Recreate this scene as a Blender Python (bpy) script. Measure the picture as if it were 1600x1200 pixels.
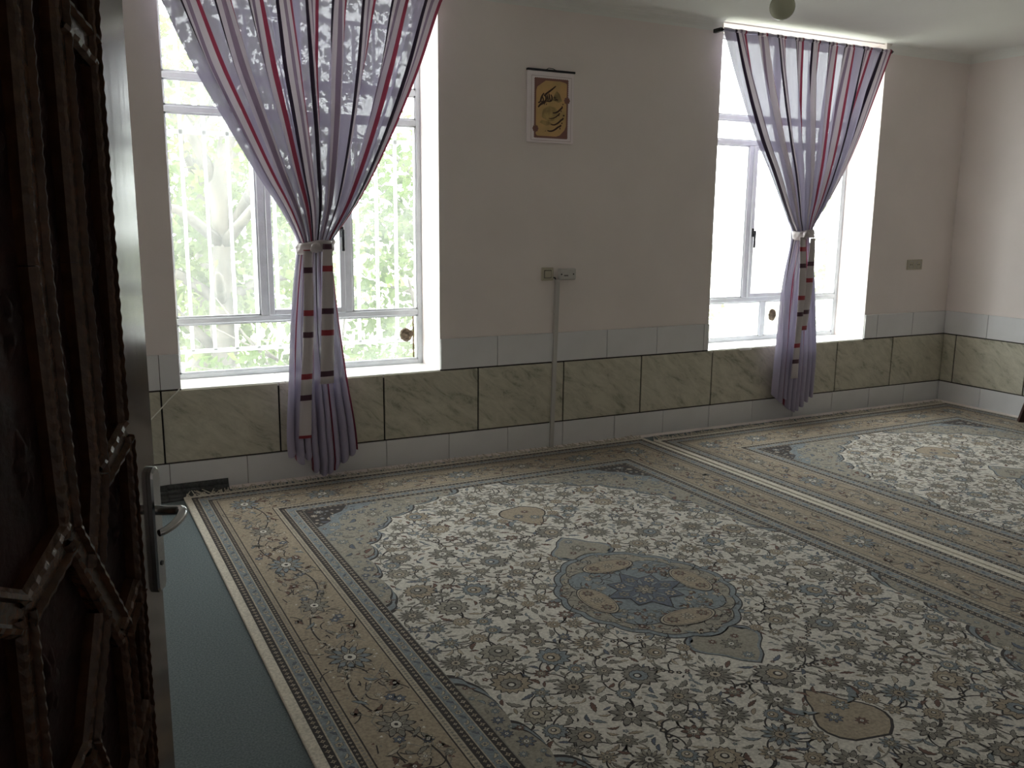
import bpy, math, random
from mathutils import Vector, Matrix
import numpy as np

for o in list(bpy.data.objects):
    bpy.data.objects.remove(o, do_unlink=True)
scene = bpy.context.scene
COL = scene.collection
random.seed(7)

# ------------------------------------------------------------------ camera
cam_d = bpy.data.cameras.new('camera')
cam_d.sensor_fit = 'HORIZONTAL'; cam_d.sensor_width = 36.0
cam_d.lens = 1367.7 / 1600 * 36.0
cam_d.clip_start = 0.02; cam_d.clip_end = 200
cam = bpy.data.objects.new('camera', cam_d); COL.objects.link(cam)
R_ = Vector((0.893, -0.451, 0.009)).normalized()
F_ = Vector((0.444, 0.877, -0.185)).normalized()
U_ = R_.cross(F_).normalized(); R_ = F_.cross(U_).normalized()
mw = Matrix((R_, U_, -F_)).transposed().to_4x4()
mw.translation = Vector((-0.383, -4.779, 1.451))
cam.matrix_world = mw
scene.camera = cam

# ------------------------------------------------------------------ world, daylight, exposure
SKY = 2.6
world = bpy.data.worlds.new('overcast_sky'); scene.world = world
world.use_nodes = True
bg = world.node_tree.nodes['Background']
bg.inputs[0].default_value = (0.96, 0.985, 1.0, 1); bg.inputs[1].default_value = SKY
scene.view_settings.view_transform = 'Standard'
scene.view_settings.look = 'None'
scene.view_settings.gamma = 1.0
scene.view_settings.use_curve_mapping = False
scene.view_settings.exposure = 2.68
scene.cycles.use_denoising = True
scene.cycles.max_bounces = 14
scene.cycles.diffuse_bounces = 8
scene.cycles.transparent_max_bounces = 24
scene.cycles.sample_clamp_indirect = 12

def portal(name, x0, x1, z0, z1, y):
    d = bpy.data.lights.new(name, 'AREA'); d.shape = 'RECTANGLE'
    d.size = x1 - x0; d.size_y = z1 - z0; d.cycles.is_portal = True
    o = bpy.data.objects.new(name, d); COL.objects.link(o)
    o.location = ((x0 + x1) / 2, y, (z0 + z1) / 2); o.rotation_euler = (-math.pi / 2, 0, 0)
portal('daylight_portal', 0.10, 1.555, 0.57, 2.725, 0.42)
portal('daylight_portal', 3.56, 5.075, 0.57, 2.725, 0.42)

# ------------------------------------------------------------------ materials
def hexc(r, g, b): return (r, g, b, 1)
MATS = {}
def new_mat(name):
    m = bpy.data.materials.new(name); m.use_nodes = True
    nt = m.node_tree; nt.nodes.clear()
    out = nt.nodes.new('ShaderNodeOutputMaterial')
    return m, nt, out
def plain(name, col, rough=0.6, metal=0.0, noise=0.0, nscale=20.0, bump=0.0, bscale=60.0, coat=0.0, spec=0.5, stretch=(1, 1, 1), col2=None):
    m, nt, out = new_mat(name)
    b = nt.nodes.new('ShaderNodeBsdfPrincipled')
    b.inputs['Base Color'].default_value = (*col, 1)
    b.inputs['Roughness'].default_value = rough; b.inputs['Metallic'].default_value = metal
    b.inputs['Specular IOR Level'].default_value = spec
    b.inputs['Coat Weight'].default_value = coat; b.inputs['Coat Roughness'].default_value = 0.12
    tc = nt.nodes.new('ShaderNodeTexCoord'); mp = nt.nodes.new('ShaderNodeMapping')
    mp.inputs['Scale'].default_value = stretch
    nt.links.new(tc.outputs['Object'], mp.inputs[0])
    if noise > 0 or col2:
        n = nt.nodes.new('ShaderNodeTexNoise'); n.inputs['Scale'].default_value = nscale; n.inputs['Detail'].default_value = 6
        nt.links.new(mp.outputs[0], n.inputs['Vector'])
        r = nt.nodes.new('ShaderNodeValToRGB')
        c2 = col2 if col2 else tuple(c * (1 - noise) for c in col)
        r.color_ramp.elements[0].position = 0.35; r.color_ramp.elements[1].position = 0.65
        r.color_ramp.elements[0].color = (*c2, 1); r.color_ramp.elements[1].color = (*col, 1)
        nt.links.new(n.outputs[0], r.inputs[0]); nt.links.new(r.outputs[0], b.inputs['Base Color'])
    if bump > 0:
        n2 = nt.nodes.new('ShaderNodeTexNoise'); n2.inputs['Scale'].default_value = bscale; n2.inputs['Detail'].default_value = 5
        nt.links.new(mp.outputs[0], n2.inputs['Vector'])
        bp = nt.nodes.new('ShaderNodeBump'); bp.inputs['Strength'].default_value = bump; bp.inputs['Distance'].default_value = 0.01
        nt.links.new(n2.outputs[0], bp.inputs['Height']); nt.links.new(bp.outputs[0], b.inputs['Normal'])
    nt.links.new(b.outputs[0], out.inputs[0])
    MATS[name] = m
    return m
plain('plaster', (0.825, 0.755, 0.73), 0.9, noise=0.05, nscale=2.2, bump=0.25, bscale=9, spec=0.2)
plain('ceiling_paint', (0.82, 0.82, 0.79), 0.9, noise=0.04, nscale=1.6, bump=0.2, bscale=6, spec=0.2)
plain('white_glaze', (0.74, 0.735, 0.75), 0.25, noise=0.05, nscale=6, bump=0.03, bscale=30)
plain('grout_dark', (0.02, 0.016, 0.014), 0.9)
plain('grout_grey', (0.12, 0.11, 0.10), 0.9)
plain('sill_tile', (0.72, 0.71, 0.70), 0.3, noise=0.06, nscale=5)
plain('frame_paint', (0.72, 0.75, 0.79), 0.45, noise=0.10, nscale=14, bump=0.08, bscale=80)
plain('bar_paint', (0.80, 0.82, 0.80), 0.5)
plain('steel_dark', (0.03, 0.03, 0.035), 0.4, metal=0.6)
plain('chrome', (0.42, 0.42, 0.43), 0.16, metal=1.0)
plain('black_plastic', (0.02, 0.02, 0.02), 0.5)
plain('ivory_plastic', (0.46, 0.42, 0.33), 0.4)
plain('grey_plastic', (0.50, 0.48, 0.46), 0.5)
plain('white_cable', (0.75, 0.74, 0.68), 0.5)
plain('moquette', (0.20, 0.235, 0.245), 0.98, noise=0.35, nscale=160, bump=0.6, bscale=500, spec=0.1)
plain('moquette_back', (0.11, 0.115, 0.115), 0.98, noise=0.3, nscale=90, bump=0.3, bscale=300, spec=0.1)
plain('paper', (0.80, 0.79, 0.76), 0.8)
plain('rag', (0.17, 0.125, 0.085), 0.95, noise=0.5, nscale=40, bump=0.8, bscale=60)
plain('rust', (0.20, 0.12, 0.06), 0.9, noise=0.4, nscale=40)
plain('bark', (0.10, 0.09, 0.075), 0.95, noise=0.5, nscale=9, bump=0.9, bscale=16, stretch=(1, 1, .3))
plain('outside_ground', (0.26, 0.25, 0.19), 1.0, noise=0.4, nscale=2.0)
plain('table_wood', (0.055, 0.022, 0.018), 0.35, noise=0.4, nscale=30, stretch=(1, 1, .1))
plain('orange_cloth', (0.45, 0.10, 0.02), 0.8)
plain('door_body', (0.050, 0.022, 0.014), 0.30, noise=0.5, nscale=24, stretch=(1, 1, .08), bump=0.12, bscale=40)
plain('door_stile', (0.060, 0.030, 0.022), 0.13, noise=0.45, nscale=46, stretch=(1, 1, .03), bump=0.02, bscale=60, coat=1.0)
plain('door_moulding', (0.070, 0.030, 0.014), 0.26, noise=0.4, nscale=40, bump=0.10, bscale=120)
plain('door_panel', (0.028, 0.010, 0.008), 0.50, noise=0.55, nscale=18, bump=0.5, bscale=26, spec=.12)
plain('bulb_socket', (0.10, 0.095, 0.08), 0.5)

def marble_mat():
    m, nt, out = new_mat('marble_tile')
    b = nt.nodes.new('ShaderNodeBsdfPrincipled'); b.inputs['Roughness'].default_value = 0.30
    g = nt.nodes.new('ShaderNodeTexCoord'); oi = nt.nodes.new('ShaderNodeObjectInfo')
    mul = nt.nodes.new('ShaderNodeMath'); mul.operation = 'MULTIPLY'; mul.inputs[1].default_value = 37.0
    nt.links.new(oi.outputs['Random'], mul.inputs[0])
    ad = nt.nodes.new('ShaderNodeVectorMath'); ad.operation = 'ADD'
    nt.links.new(g.outputs['Object'], ad.inputs[0]); nt.links.new(mul.outputs[0], ad.inputs[1])
    mp0 = nt.nodes.new('ShaderNodeMapping'); mp0.inputs['Rotation'].default_value = (0.0, math.radians(-36), 0.0)
    mp = nt.nodes.new('ShaderNodeMapping'); mp.inputs['Scale'].default_value = (3.2, 5.0, 9.0)
    nt.links.new(ad.outputs[0], mp0.inputs[0]); nt.links.new(mp0.outputs[0], mp.inputs[0])
    n1 = nt.nodes.new('ShaderNodeTexNoise'); n1.inputs['Scale'].default_value = 1.7; n1.inputs['Detail'].default_value = 10
    n1.inputs['Roughness'].default_value = 0.72; n1.inputs['Distortion'].default_value = 0.5
    nt.links.new(mp.outputs[0], n1.inputs['Vector'])
    r = nt.nodes.new('ShaderNodeValToRGB'); e = r.color_ramp.elements
    e[0].position = 0.33; e[0].color = (0.235, 0.23, 0.17, 1)
    e[1].position = 0.60; e[1].color = (0.58, 0.55, 0.455, 1)
    x = e.new(0.45); x.color = (0.47, 0.445, 0.36, 1)
    nt.links.new(n1.outputs[0], r.inputs[0])
    nt.links.new(r.outputs[0], b.inputs['Base Color']); nt.links.new(b.outputs[0], out.inputs[0])
    MATS['marble'] = m
marble_mat()

def pane_mat():
    m, nt, out = new_mat('dusty_pane')
    tr = nt.nodes.new('ShaderNodeBsdfTransparent'); tr.inputs[0].default_value = (0.97, 0.99, 0.97, 1)
    tl = nt.nodes.new('ShaderNodeBsdfTranslucent'); tl.inputs[0].default_value = (0.9, 0.92, 0.92, 1)
    gl = nt.nodes.new('ShaderNodeBsdfGlossy'); gl.inputs['Roughness'].default_value = 0.03
    n = nt.nodes.new('ShaderNodeTexNoise'); n.inputs['Scale'].default_value = 3.0; n.inputs['Detail'].default_value = 6
    mr = nt.nodes.new('ShaderNodeMapRange'); mr.inputs[1].default_value = 0.3; mr.inputs[2].default_value = 0.7
    mr.inputs[3].default_value = 0.03; mr.inputs[4].default_value = 0.08
    tc = nt.nodes.new('ShaderNodeTexCoord'); nt.links.new(tc.outputs['Object'], n.inputs['Vector'])
    nt.links.new(n.outputs[0], mr.inputs[0])
    m1 = nt.nodes.new('ShaderNodeMixShader'); nt.links.new(mr.outputs[0], m1.inputs[0])
    nt.links.new(tr.outputs[0], m1.inputs[1]); nt.links.new(tl.outputs[0], m1.inputs[2])
    m2 = nt.nodes.new('ShaderNodeMixShader'); m2.inputs[0].default_value = 0.03
    nt.links.new(m1.outputs[0], m2.inputs[1]); nt.links.new(gl.outputs[0], m2.inputs[2])
    nt.links.new(m2.outputs[0], out.inputs[0])
    MATS['pane'] = m
pane_mat()

def leaf_mat(name, col):
    m, nt, out = new_mat(name)
    d = nt.nodes.new('ShaderNodeBsdfDiffuse'); t = nt.nodes.new('ShaderNodeBsdfTranslucent')
    g = nt.nodes.new('ShaderNodeNewGeometry'); n = nt.nodes.new('ShaderNodeTexNoise'); n.inputs['Scale'].default_value = 3.5
    nt.links.new(g.outputs['Position'], n.inputs['Vector'])
    r = nt.nodes.new('ShaderNodeValToRGB'); e = r.color_ramp.elements
    e[0].position = 0.3; e[0].color = (col[0] * .6, col[1] * .65, col[2] * .6, 1)
    e[1].position = 0.7; e[1].color = (col[0] * 1.5, col[1] * 1.35, col[2] * 1.2, 1)
    nt.links.new(n.outputs[0], r.inputs[0])
    nt.links.new(r.outputs[0], d.inputs[0]); nt.links.new(r.outputs[0], t.inputs[0])
    mx = nt.nodes.new('ShaderNodeMixShader'); mx.inputs[0].default_value = 0.45
    nt.links.new(d.outputs[0], mx.inputs[1]); nt.links.new(t.outputs[0], mx.inputs[2]); nt.links.new(mx.outputs[0], out.inputs[0])
    MATS[name] = m
leaf_mat('leaf_green', (0.075, 0.115, 0.04))
leaf_mat('leaf_pale', (0.10, 0.135, 0.06))

# striped cloth: stops = list of (start, colour, translucency, transparency)
def cloth_mat(name, axis, stops, freq):
    m, nt, out = new_mat(name)
    uv = nt.nodes.new('ShaderNodeUVMap'); uv.uv_map = 'UVMap'
    sp = nt.nodes.new('ShaderNodeSeparateXYZ'); nt.links.new(uv.outputs[0], sp.inputs[0])
    mu = nt.nodes.new('ShaderNodeMath'); mu.operation = 'MULTIPLY'; mu.inputs[1].default_value = freq
    nt.links.new(sp.outputs[axis], mu.inputs[0])
    fr = nt.nodes.new('ShaderNodeMath'); fr.operation = 'FRACT'; nt.links.new(mu.outputs[0], fr.inputs[0])
    def ramp(getter):
        r = nt.nodes.new('ShaderNodeValToRGB'); r.color_ramp.interpolation = 'CONSTANT'
        e = r.color_ramp.elements
        while len(e) < len(stops): e.new(0.5)
        for i, s in enumerate(stops):
            e[i].position = s[0]; e[i].color = getter(s)
        nt.links.new(fr.outputs[0], r.inputs[0]); return r
    rc = ramp(lambda s: (*s[1], 1)); rt = ramp(lambda s: (s[2],) * 3 + (1,)); ra = ramp(lambda s: (s[3],) * 3 + (1,))
    d = nt.nodes.new('ShaderNodeBsdfPrincipled'); d.inputs['Roughness'].default_value = 0.55; d.inputs['Specular IOR Level'].default_value = 0.3
    d.inputs['Sheen Weight'].default_value = 0.15
    t = nt.nodes.new('ShaderNodeBsdfTranslucent'); tp = nt.nodes.new('ShaderNodeBsdfTransparent')
    nt.links.new(rc.outputs[0], d.inputs['Base Color']); nt.links.new(rc.outputs[0], t.inputs[0])
    m1 = nt.nodes.new('ShaderNodeMixShader'); nt.links.new(rt.outputs[0], m1.inputs[0])
    nt.links.new(d.outputs[0], m1.inputs[1]); nt.links.new(t.outputs[0], m1.inputs[2])
    m2 = nt.nodes.new('ShaderNodeMixShader'); nt.links.new(ra.outputs[0], m2.inputs[0])
    nt.links.new(m1.outputs[0], m2.inputs[1]); nt.links.new(tp.outputs[0], m2.inputs[2])
    nt.links.new(m2.outputs[0], out.inputs[0])
    MATS[name] = m
SHEER = (0.365, 0.335, 0.455); PALE = (0.53, 0.47, 0.52); MAUVE = (0.20, 0.145, 0.205); NAVY = (0.018, 0.010, 0.022); WINE = (0.20, 0.028, 0.055)
cloth_mat('curtain_cloth', 0, [(0.0, SHEER, .12, .028), (0.44, NAVY, .12, 0), (0.53, PALE, .10, .0), (0.645, MAUVE, .13, 0), (0.745, PALE, .10, .0), (0.87, WINE, .16, 0), (0.96, SHEER, .12, .028)], 9.0)
cloth_mat('tie_cloth', 1, [(0.0, (0.50, 0.455, 0.47), .05, 0), (0.52, (0.30, 0.035, 0.05), .1, 0), (0.61, (0.50, 0.455, 0.47), .05, 0), (0.86, (0.075, 0.03, 0.05), .1, 0), (0.95, (0.50, 0.455, 0.47), .05, 0)], 2.94)

# rug wool
def wool(name, col):
    m, nt, out = new_mat(name)
    b = nt.nodes.new('ShaderNodeBsdfPrincipled'); b.inputs['Roughness'].default_value = 0.95; b.inputs['Specular IOR Level'].default_value = 0.08
    b.inputs['Sheen Weight'].default_value = 0.12
    tc = nt.nodes.new('ShaderNodeTexCoord')
    n = nt.nodes.new('ShaderNodeTexNoise'); n.inputs['Scale'].default_value = 110; n.inputs['Detail'].default_value = 3
    nt.links.new(tc.outputs['Object'], n.inputs['Vector'])
    r = nt.nodes.new('ShaderNodeValToRGB'); e = r.color_ramp.elements
    e[0].position = .3; e[1].position = .7
    e[0].color = (*[c * .72 for c in col], 1); e[1].color = (*[min(1, c * 1.16) for c in col], 1)
    nt.links.new(n.outputs[0], r.inputs[0]); nt.links.new(r.outputs[0], b.inputs['Base Color'])
    nt.links.new(b.outputs[0], out.inputs[0])
    MATS[name] = m; return m
RUGPAL = ['cream', 'dark', 'tan', 'olive', 'bluegrey', 'slate', 'rustwool', 'khaki', 'selvage', 'drab']
for nm, c in zip(RUGPAL, [(0.56, 0.525, 0.47), (0.045, 0.037, 0.036), (0.32, 0.262, 0.195), (0.22, 0.203, 0.175), (0.20, 0.225, 0.24),
                          (0.11, 0.125, 0.16), (0.15, 0.085, 0.065), (0.40, 0.345, 0.27), (0.56, 0.51, 0.43), (0.285, 0.26, 0.215)]):
    wool(nm, c)

# ------------------------------------------------------------------ mesh helpers
class MB:
    def __init__(s): s.v = []; s.f = []; s.m = []; s.uv = None
    def quad(s, a, b, c, d, m=0):
        n = len(s.v); s.v += [tuple(a), tuple(b), tuple(c), tuple(d)]; s.f.append((n, n + 1, n + 2, n + 3)); s.m.append(m)
    def poly(s, pts, m=0):
        n = len(s.v); s.v += [tuple(p) for p in pts]; s.f.append(tuple(range(n, n + len(pts)))); s.m.append(m)
    def box(s, x0, x1, y0, y1, z0, z1, m=0):
        n = len(s.v)
        s.v += [(x0, y0, z0), (x1, y0, z0), (x1, y1, z0), (x0, y1, z0), (x0, y0, z1), (x1, y0, z1), (x1, y1, z1), (x0, y1, z1)]
        for q in ((0, 3, 2, 1), (4, 5, 6, 7), (0, 1, 5, 4), (1, 2, 6, 5), (2, 3, 7, 6), (3, 0, 4, 7)):
            s.f.append(tuple(n + i for i in q)); s.m.append(m)
    def bbox(s, x0, x1, y0, y1, z0, z1, b=0.003, m=0):      # box with chamfered long edges on every side
        n0 = len(s.v)
        xs, ys, zs = (x0, x1), (y0, y1), (z0, z1)
        idx = {}
        def V(p):
            s.v.append(p); return len(s.v) - 1
        for i in (0, 1):
            for j in (0, 1):
                for k in (0, 1):
                    sx, sy, sz = (1 if i == 0 else -1), (1 if j == 0 else -1), (1 if k == 0 else -1)
                    idx[i, j, k, 'x'] = V((xs[i], ys[j] + sy * b, zs[k] + sz * b))
                    idx[i, j, k, 'y'] = V((xs[i] + sx * b, ys[j], zs[k] + sz * b))
                    idx[i, j, k, 'z'] = V((xs[i] + sx * b, ys[j] + sy * b, zs[k]))
        def F(*q): s.f.append(q); s.m.append(m)
        for i in (0, 1):
            q = [idx[i, 0, 0, 'x'], idx[i, 1, 0, 'x'], idx[i, 1, 1, 'x'], idx[i, 0, 1, 'x']]; F(*(q if i else q[::-1]))
            q = [idx[0, i, 0, 'y'], idx[0, i, 1, 'y'], idx[1, i, 1, 'y'], idx[1, i, 0, 'y']]; F(*(q if i else q[::-1]))
            q = [idx[0, 0, i, 'z'], idx[1, 0, i, 'z'], idx[1, 1, i, 'z'], idx[0, 1, i, 'z']]; F(*(q if i else q[::-1]))
        for a in (0, 1):
            for c in (0, 1):
                F(idx[a, c, 0, 'x'], idx[a, c, 1, 'x'], idx[a, c, 1, 'y'], idx[a, c, 0, 'y'])
                F(idx[a, 0, c, 'x'], idx[a, 1, c, 'x'], idx[a, 1, c, 'z'], idx[a, 0, c, 'z'])
                F(idx[0, a, c, 'y'], idx[1, a, c, 'y'], idx[1, a, c, 'z'], idx[0, a, c, 'z'])
        for i in (0, 1):
            for j in (0, 1):
                for k in (0, 1): F(idx[i, j, k, 'x'], idx[i, j, k, 'y'], idx[i, j, k, 'z'])
    def tube(s, pts, r, n=8, m=0, cap=True, flat=1.0):
        pts = [Vector(p) for p in pts]; base = len(s.v); up = Vector((0, 0, 1)); prev = None
        rr = r if isinstance(r, (list, tuple)) else [r] * len(pts)
        for i, p in enumerate(pts):
            d = (pts[min(i + 1, len(pts) - 1)] - pts[max(i - 1, 0)]).normalized()
            if prev is None:
                a = d.cross(up)
                if a.length < 1e-3: a = d.cross(Vector((1, 0, 0)))
            else:
                a = prev - d * prev.dot(d)
            a.normalize(); prev = a; b = d.cross(a)
            for k in range(n):
                t = 2 * math.pi * k / n
                s.v.append(tuple(p + (a * math.cos(t) + b * math.sin(t) * flat) * rr[i]))
        for i in range(len(pts) - 1):
            for k in range(n):
                k2 = (k + 1) % n
                s.f.append((base + i * n + k, base + i * n + k2, base + (i + 1) * n + k2, base + (i + 1) * n + k)); s.m.append(m)
        if cap:
            s.f.append(tuple(base + k for k in range(n))[::-1]); s.m.append(m)
            e = base + (len(pts) - 1) * n; s.f.append(tuple(e + k for k in range(n))); s.m.append(m)
    def lathe(s, prof, c, n=24, m=0, axis='z'):
        base = len(s.v)
        for r, h in prof:
            for k in range(n):
                t = 2 * math.pi * k / n
                if axis == 'z': s.v.append((c[0] + r * math.cos(t), c[1] + r * math.sin(t), c[2] + h))
                else: s.v.append((c[0] + r * math.cos(t), c[1] + h, c[2] + r * math.sin(t)))
        for i in range(len(prof) - 1):
            for k in range(n):
                k2 = (k + 1) % n
                s.f.append((base + i * n + k, base + i * n + k2, base + (i + 1) * n + k2, base + (i + 1) * n + k)); s.m.append(m)
    def build(s, name, mats, parent=None, smooth=False, uv=None):
        me = bpy.data.meshes.new(name); me.from_pydata(s.v, [], s.f)
        if isinstance(mats, str): mats = [mats]
        for mm in mats: me.materials.append(MATS[mm])
        if len(mats) > 1: me.polygons.foreach_set('material_index', s.m)
        if smooth: me.polygons.foreach_set('use_smooth', [True] * len(me.polygons))
        if uv is not None:
            l = me.uv_layers.new(name='UVMap'); vi = np.empty(len(me.loops), dtype=np.int32); me.loops.foreach_get('vertex_index', vi)
            l.data.foreach_set('uv', np.asarray(uv, dtype=np.float32)[vi].ravel())
        me.update()
        o = bpy.data.objects.new(name, me); COL.objects.link(o)
        if parent is not None: o.parent = parent
        return o
def empty(name, loc=(0, 0, 0), rz=0):
    o = bpy.data.objects.new(name, None); o.empty_display_size = 0.05; COL.objects.link(o); o.location = loc; o.rotation_euler = (0, 0, rz); return o
def tag(o, label=None, cat=None, group=None, kind=None):
    if label: o['label'] = label
    if cat: o['category'] = cat
    if group: o['group'] = group
    if kind: o['kind'] = kind
    return o

# ------------------------------------------------------------------ room shell
XL, XR, YF, ZC = -0.75, 6.0, -5.6, 2.735
W1 = (0.10, 1.555); W2 = (3.56, 5.075); ZS, ZT = 0.564, 2.728
WD = 0.42
m = MB(); m.box(XL - .2, XR + .2, YF - .2, WD, -0.2, 0.0)
floor = tag(m.build('floor', 'moquette'), 'blue-grey carpeted floor', kind='structure')
m = MB()
m.box(XL - .2, XR + .2, YF - .2, WD, ZC, ZC + .2)
r = 0.07
def cove(x0, x1):
    for k in range(6):
        a0, a1 = math.pi / 2 * k / 6, math.pi / 2 * (k + 1) / 6
        p = lambda a: (-r + r * math.cos(a), ZC - r + r * math.sin(a))
        (y0, z0), (y1, z1) = p(a0), p(a1)
        m.quad((x0, y0, z0), (x1, y0, z0), (x1, y1, z1 - .0005), (x0, y1, z1 - .0005))
cove(XL, W1[0] - .02); cove(W1[1] + .02, W2[0] - .02); cove(W2[1] + .02, XR)
for k in range(6):
    a0, a1 = math.pi / 2 * k / 6, math.pi / 2 * (k + 1) / 6
    p = lambda a: (XR - r + r * math.cos(a), ZC - r + r * math.sin(a))
    (x0, z0), (x1, z1) = p(a0), p(a1)
    m.quad((x0, YF, z0), (x1, YF, z1 - .0005), (x1, 0, z1 - .0005), (x0, 0, z0))
tag(m.build('ceiling', 'ceiling_paint', smooth=False), 'off-white painted plaster ceiling with rounded edges', kind='structure')

m = MB()
for x0, x1 in ((XL - .2, W1[0]), (W1[1], W2[0]), (W2[1], XR + .2)): m.box(x0, x1, 0, WD, 0, ZC)
for x0, x1 in (W1, W2):
    m.box(x0, x1, 0, WD, 0, ZS - .02); m.box(x0, x1, 0.02, WD, ZT, ZC)
wall_back = tag(m.build('wall_back', 'plaster'), 'plastered wall with two deep window recesses', kind='structure')
m = MB(); m.box(XR, XR + .2, YF - .2, 0, 0, ZC)
wall_right = tag(m.build('wall_right', 'plaster'), 'plastered side wall with tiled dado', kind='structure')
m = MB(); m.box(XL - .2, XL, YF - .2, 0, 0, ZC)
tag(m.build('wall_left', 'plaster'), 'plastered wall behind the door', kind='structure')
m = MB(); m.box(XL - .2, XR + .2, YF - .2, YF, 0, ZC)
tag(m.build('wall_front', 'plaster'), 'plastered wall facing the windows', kind='structure')

# tiled dado: white row, marble row, white row
ZA, ZB, ZD = 0.174, 0.564, 0.752
def tile_mesh(name, w, h, mat, t=0.009):
    mb = MB(); mb.bbox(0, w, -t, 0, 0, h, b=0.0015)
    o = mb.build(name, mat); me = o.data; bpy.data.objects.remove(o); return me
cache = {}
def put_tile(name, mat, parent, x0, x1, z0, z1, side, gap):
    w, h = round(x1 - x0 - gap, 4), round(z1 - z0 - gap, 4)
    if w < .012: return
    key = (name, w, h)
    if key not in cache: cache[key] = tile_mesh(name, w, h, mat)
    o = bpy.data.objects.new(name, cache[key]); COL.objects.link(o); o.parent = parent
    if side == 'back': o.location = (x0 + gap / 2, -0.0035, z0 + gap / 2)
    else: o.location = (XR - 0.0035, -x0 - gap / 2, z0 + gap / 2); o.rotation_euler = (0, 0, -math.pi / 2)
def grout(parent, side, x0, x1, z0, z1, mat, name):
    mb = MB()
    if side == 'back': mb.box(x0, x1, -0.0045, 0.0, z0, z1)
    else: mb.box(XR - .0045, XR, -x1, -x0, z0, z1)
    mb.build(name, mat, parent)
def row(name, mat, parent, side, a, b, z0, z1, joints, gap):
    js = [a] + [j for j in joints if a + .012 < j < b - .012] + [b]
    for p, q in zip(js[:-1], js[1:]): put_tile(name, mat, parent, p, q, z0, z1, side, gap)
grout(wall_back, 'back', XL, XR, ZA - .001, ZB + .001, 'grout_dark', 'grout')
grout(wall_back, 'back', XL, XR, 0, ZA - .001, 'grout_grey', 'grout')
row('white_tile', 'white_glaze', wall_back, 'back', XL, XR, 0.014, ZA - .003, [0.019 + .3970 * i for i in range(-2, 16)], 0.003)
row('marble_tile', 'marble', wall_back, 'back', XL, XR, ZA, ZB, [0.6 * i for i in range(-1, 10)], 0.009)
for (a, b, j0) in ((XL, W1[0], 0.0), (W1[1], W2[0], 1.929), (W2[1], XR, 5.21)):
    grout(wall_back, 'back', a, b, ZB + .001, ZD - .002, 'grout_grey', 'grout')
    row('white_tile', 'white_glaze', wall_back, 'back', a, b, ZB + .003, ZD, [j0 + .3965 * i for i in range(-3, 8)], 0.003)
LEN = -YF
grout(wall_right, 'right', 0, LEN, ZA - .001, ZB + .001, 'grout_dark', 'grout')
grout(wall_right, 'right', 0, LEN, 0, ZA - .001, 'grout_grey', 'grout'); grout(wall_right, 'right', 0, LEN, ZB + .001, ZD - .002, 'grout_grey', 'grout')
row('white_tile', 'white_glaze', wall_right, 'right', 0.012, LEN, 0.014, ZA - .003, [0.388 + .397 * i for i in range(14)], 0.003)
row('marble_tile', 'marble', wall_right, 'right', 0.012, LEN, ZA, ZB, [0.130 + .6 * i for i in range(10)], 0.009)
row('white_tile', 'white_glaze', wall_right, 'right', 0.012, LEN, ZB + .003, ZD, [0.389 + .397 * i for i in range(14)], 0.003)

m = MB()
for i in range(60):
    xa, xb = XL + (XR - XL) * i / 60, XL + (XR - XL) * (i + 1) / 60
    da, db = .026 + .006 * math.sin(i * 2.1), .026 + .006 * math.sin((i + 1) * 2.1)
    m.quad((xa, -da, .001), (xb, -db, .001), (xb, -.011, .016), (xa, -.011, .016))
m.build('mortar_fillet', 'plaster', wall_back)
m = MB(); m.quad((XR - .03, 0, .001), (XR - .011, 0, .016), (XR - .011, YF, .016), (XR - .03, YF, .001)); m.build('mortar_fillet', 'plaster', wall_right)

# carpet corner turned up against the tiles
m = MB(); n = 12
prof = [(-0.13, 0.004), (-0.08, 0.006), (-0.045, 0.014), (-0.026, 0.032), (-0.018, 0.062)]
for i in range(n):
    xa, xb = -0.62 + .93 * i / n, -0.62 + .93 * (i + 1) / n
    for (y0, z0), (y1, z1) in zip(prof[:-1], prof[1:]):
        k = lambda x: 1.0 if x > -.02 else max(.35, 1 + x * .9)
        m.quad((xa, y0, z0 * k(xa)), (xb, y0, z0 * k(xb)), (xb, y1, z1 * k(xb)), (xa, y1, z1 * k(xa)))
fl = m.build('turned_up_carpet_edge', 'moquette_back', floor, smooth=True)
md = fl.modifiers.new('thick', 'SOLIDIFY'); md.thickness = 0.004; md.offset = 0

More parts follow.
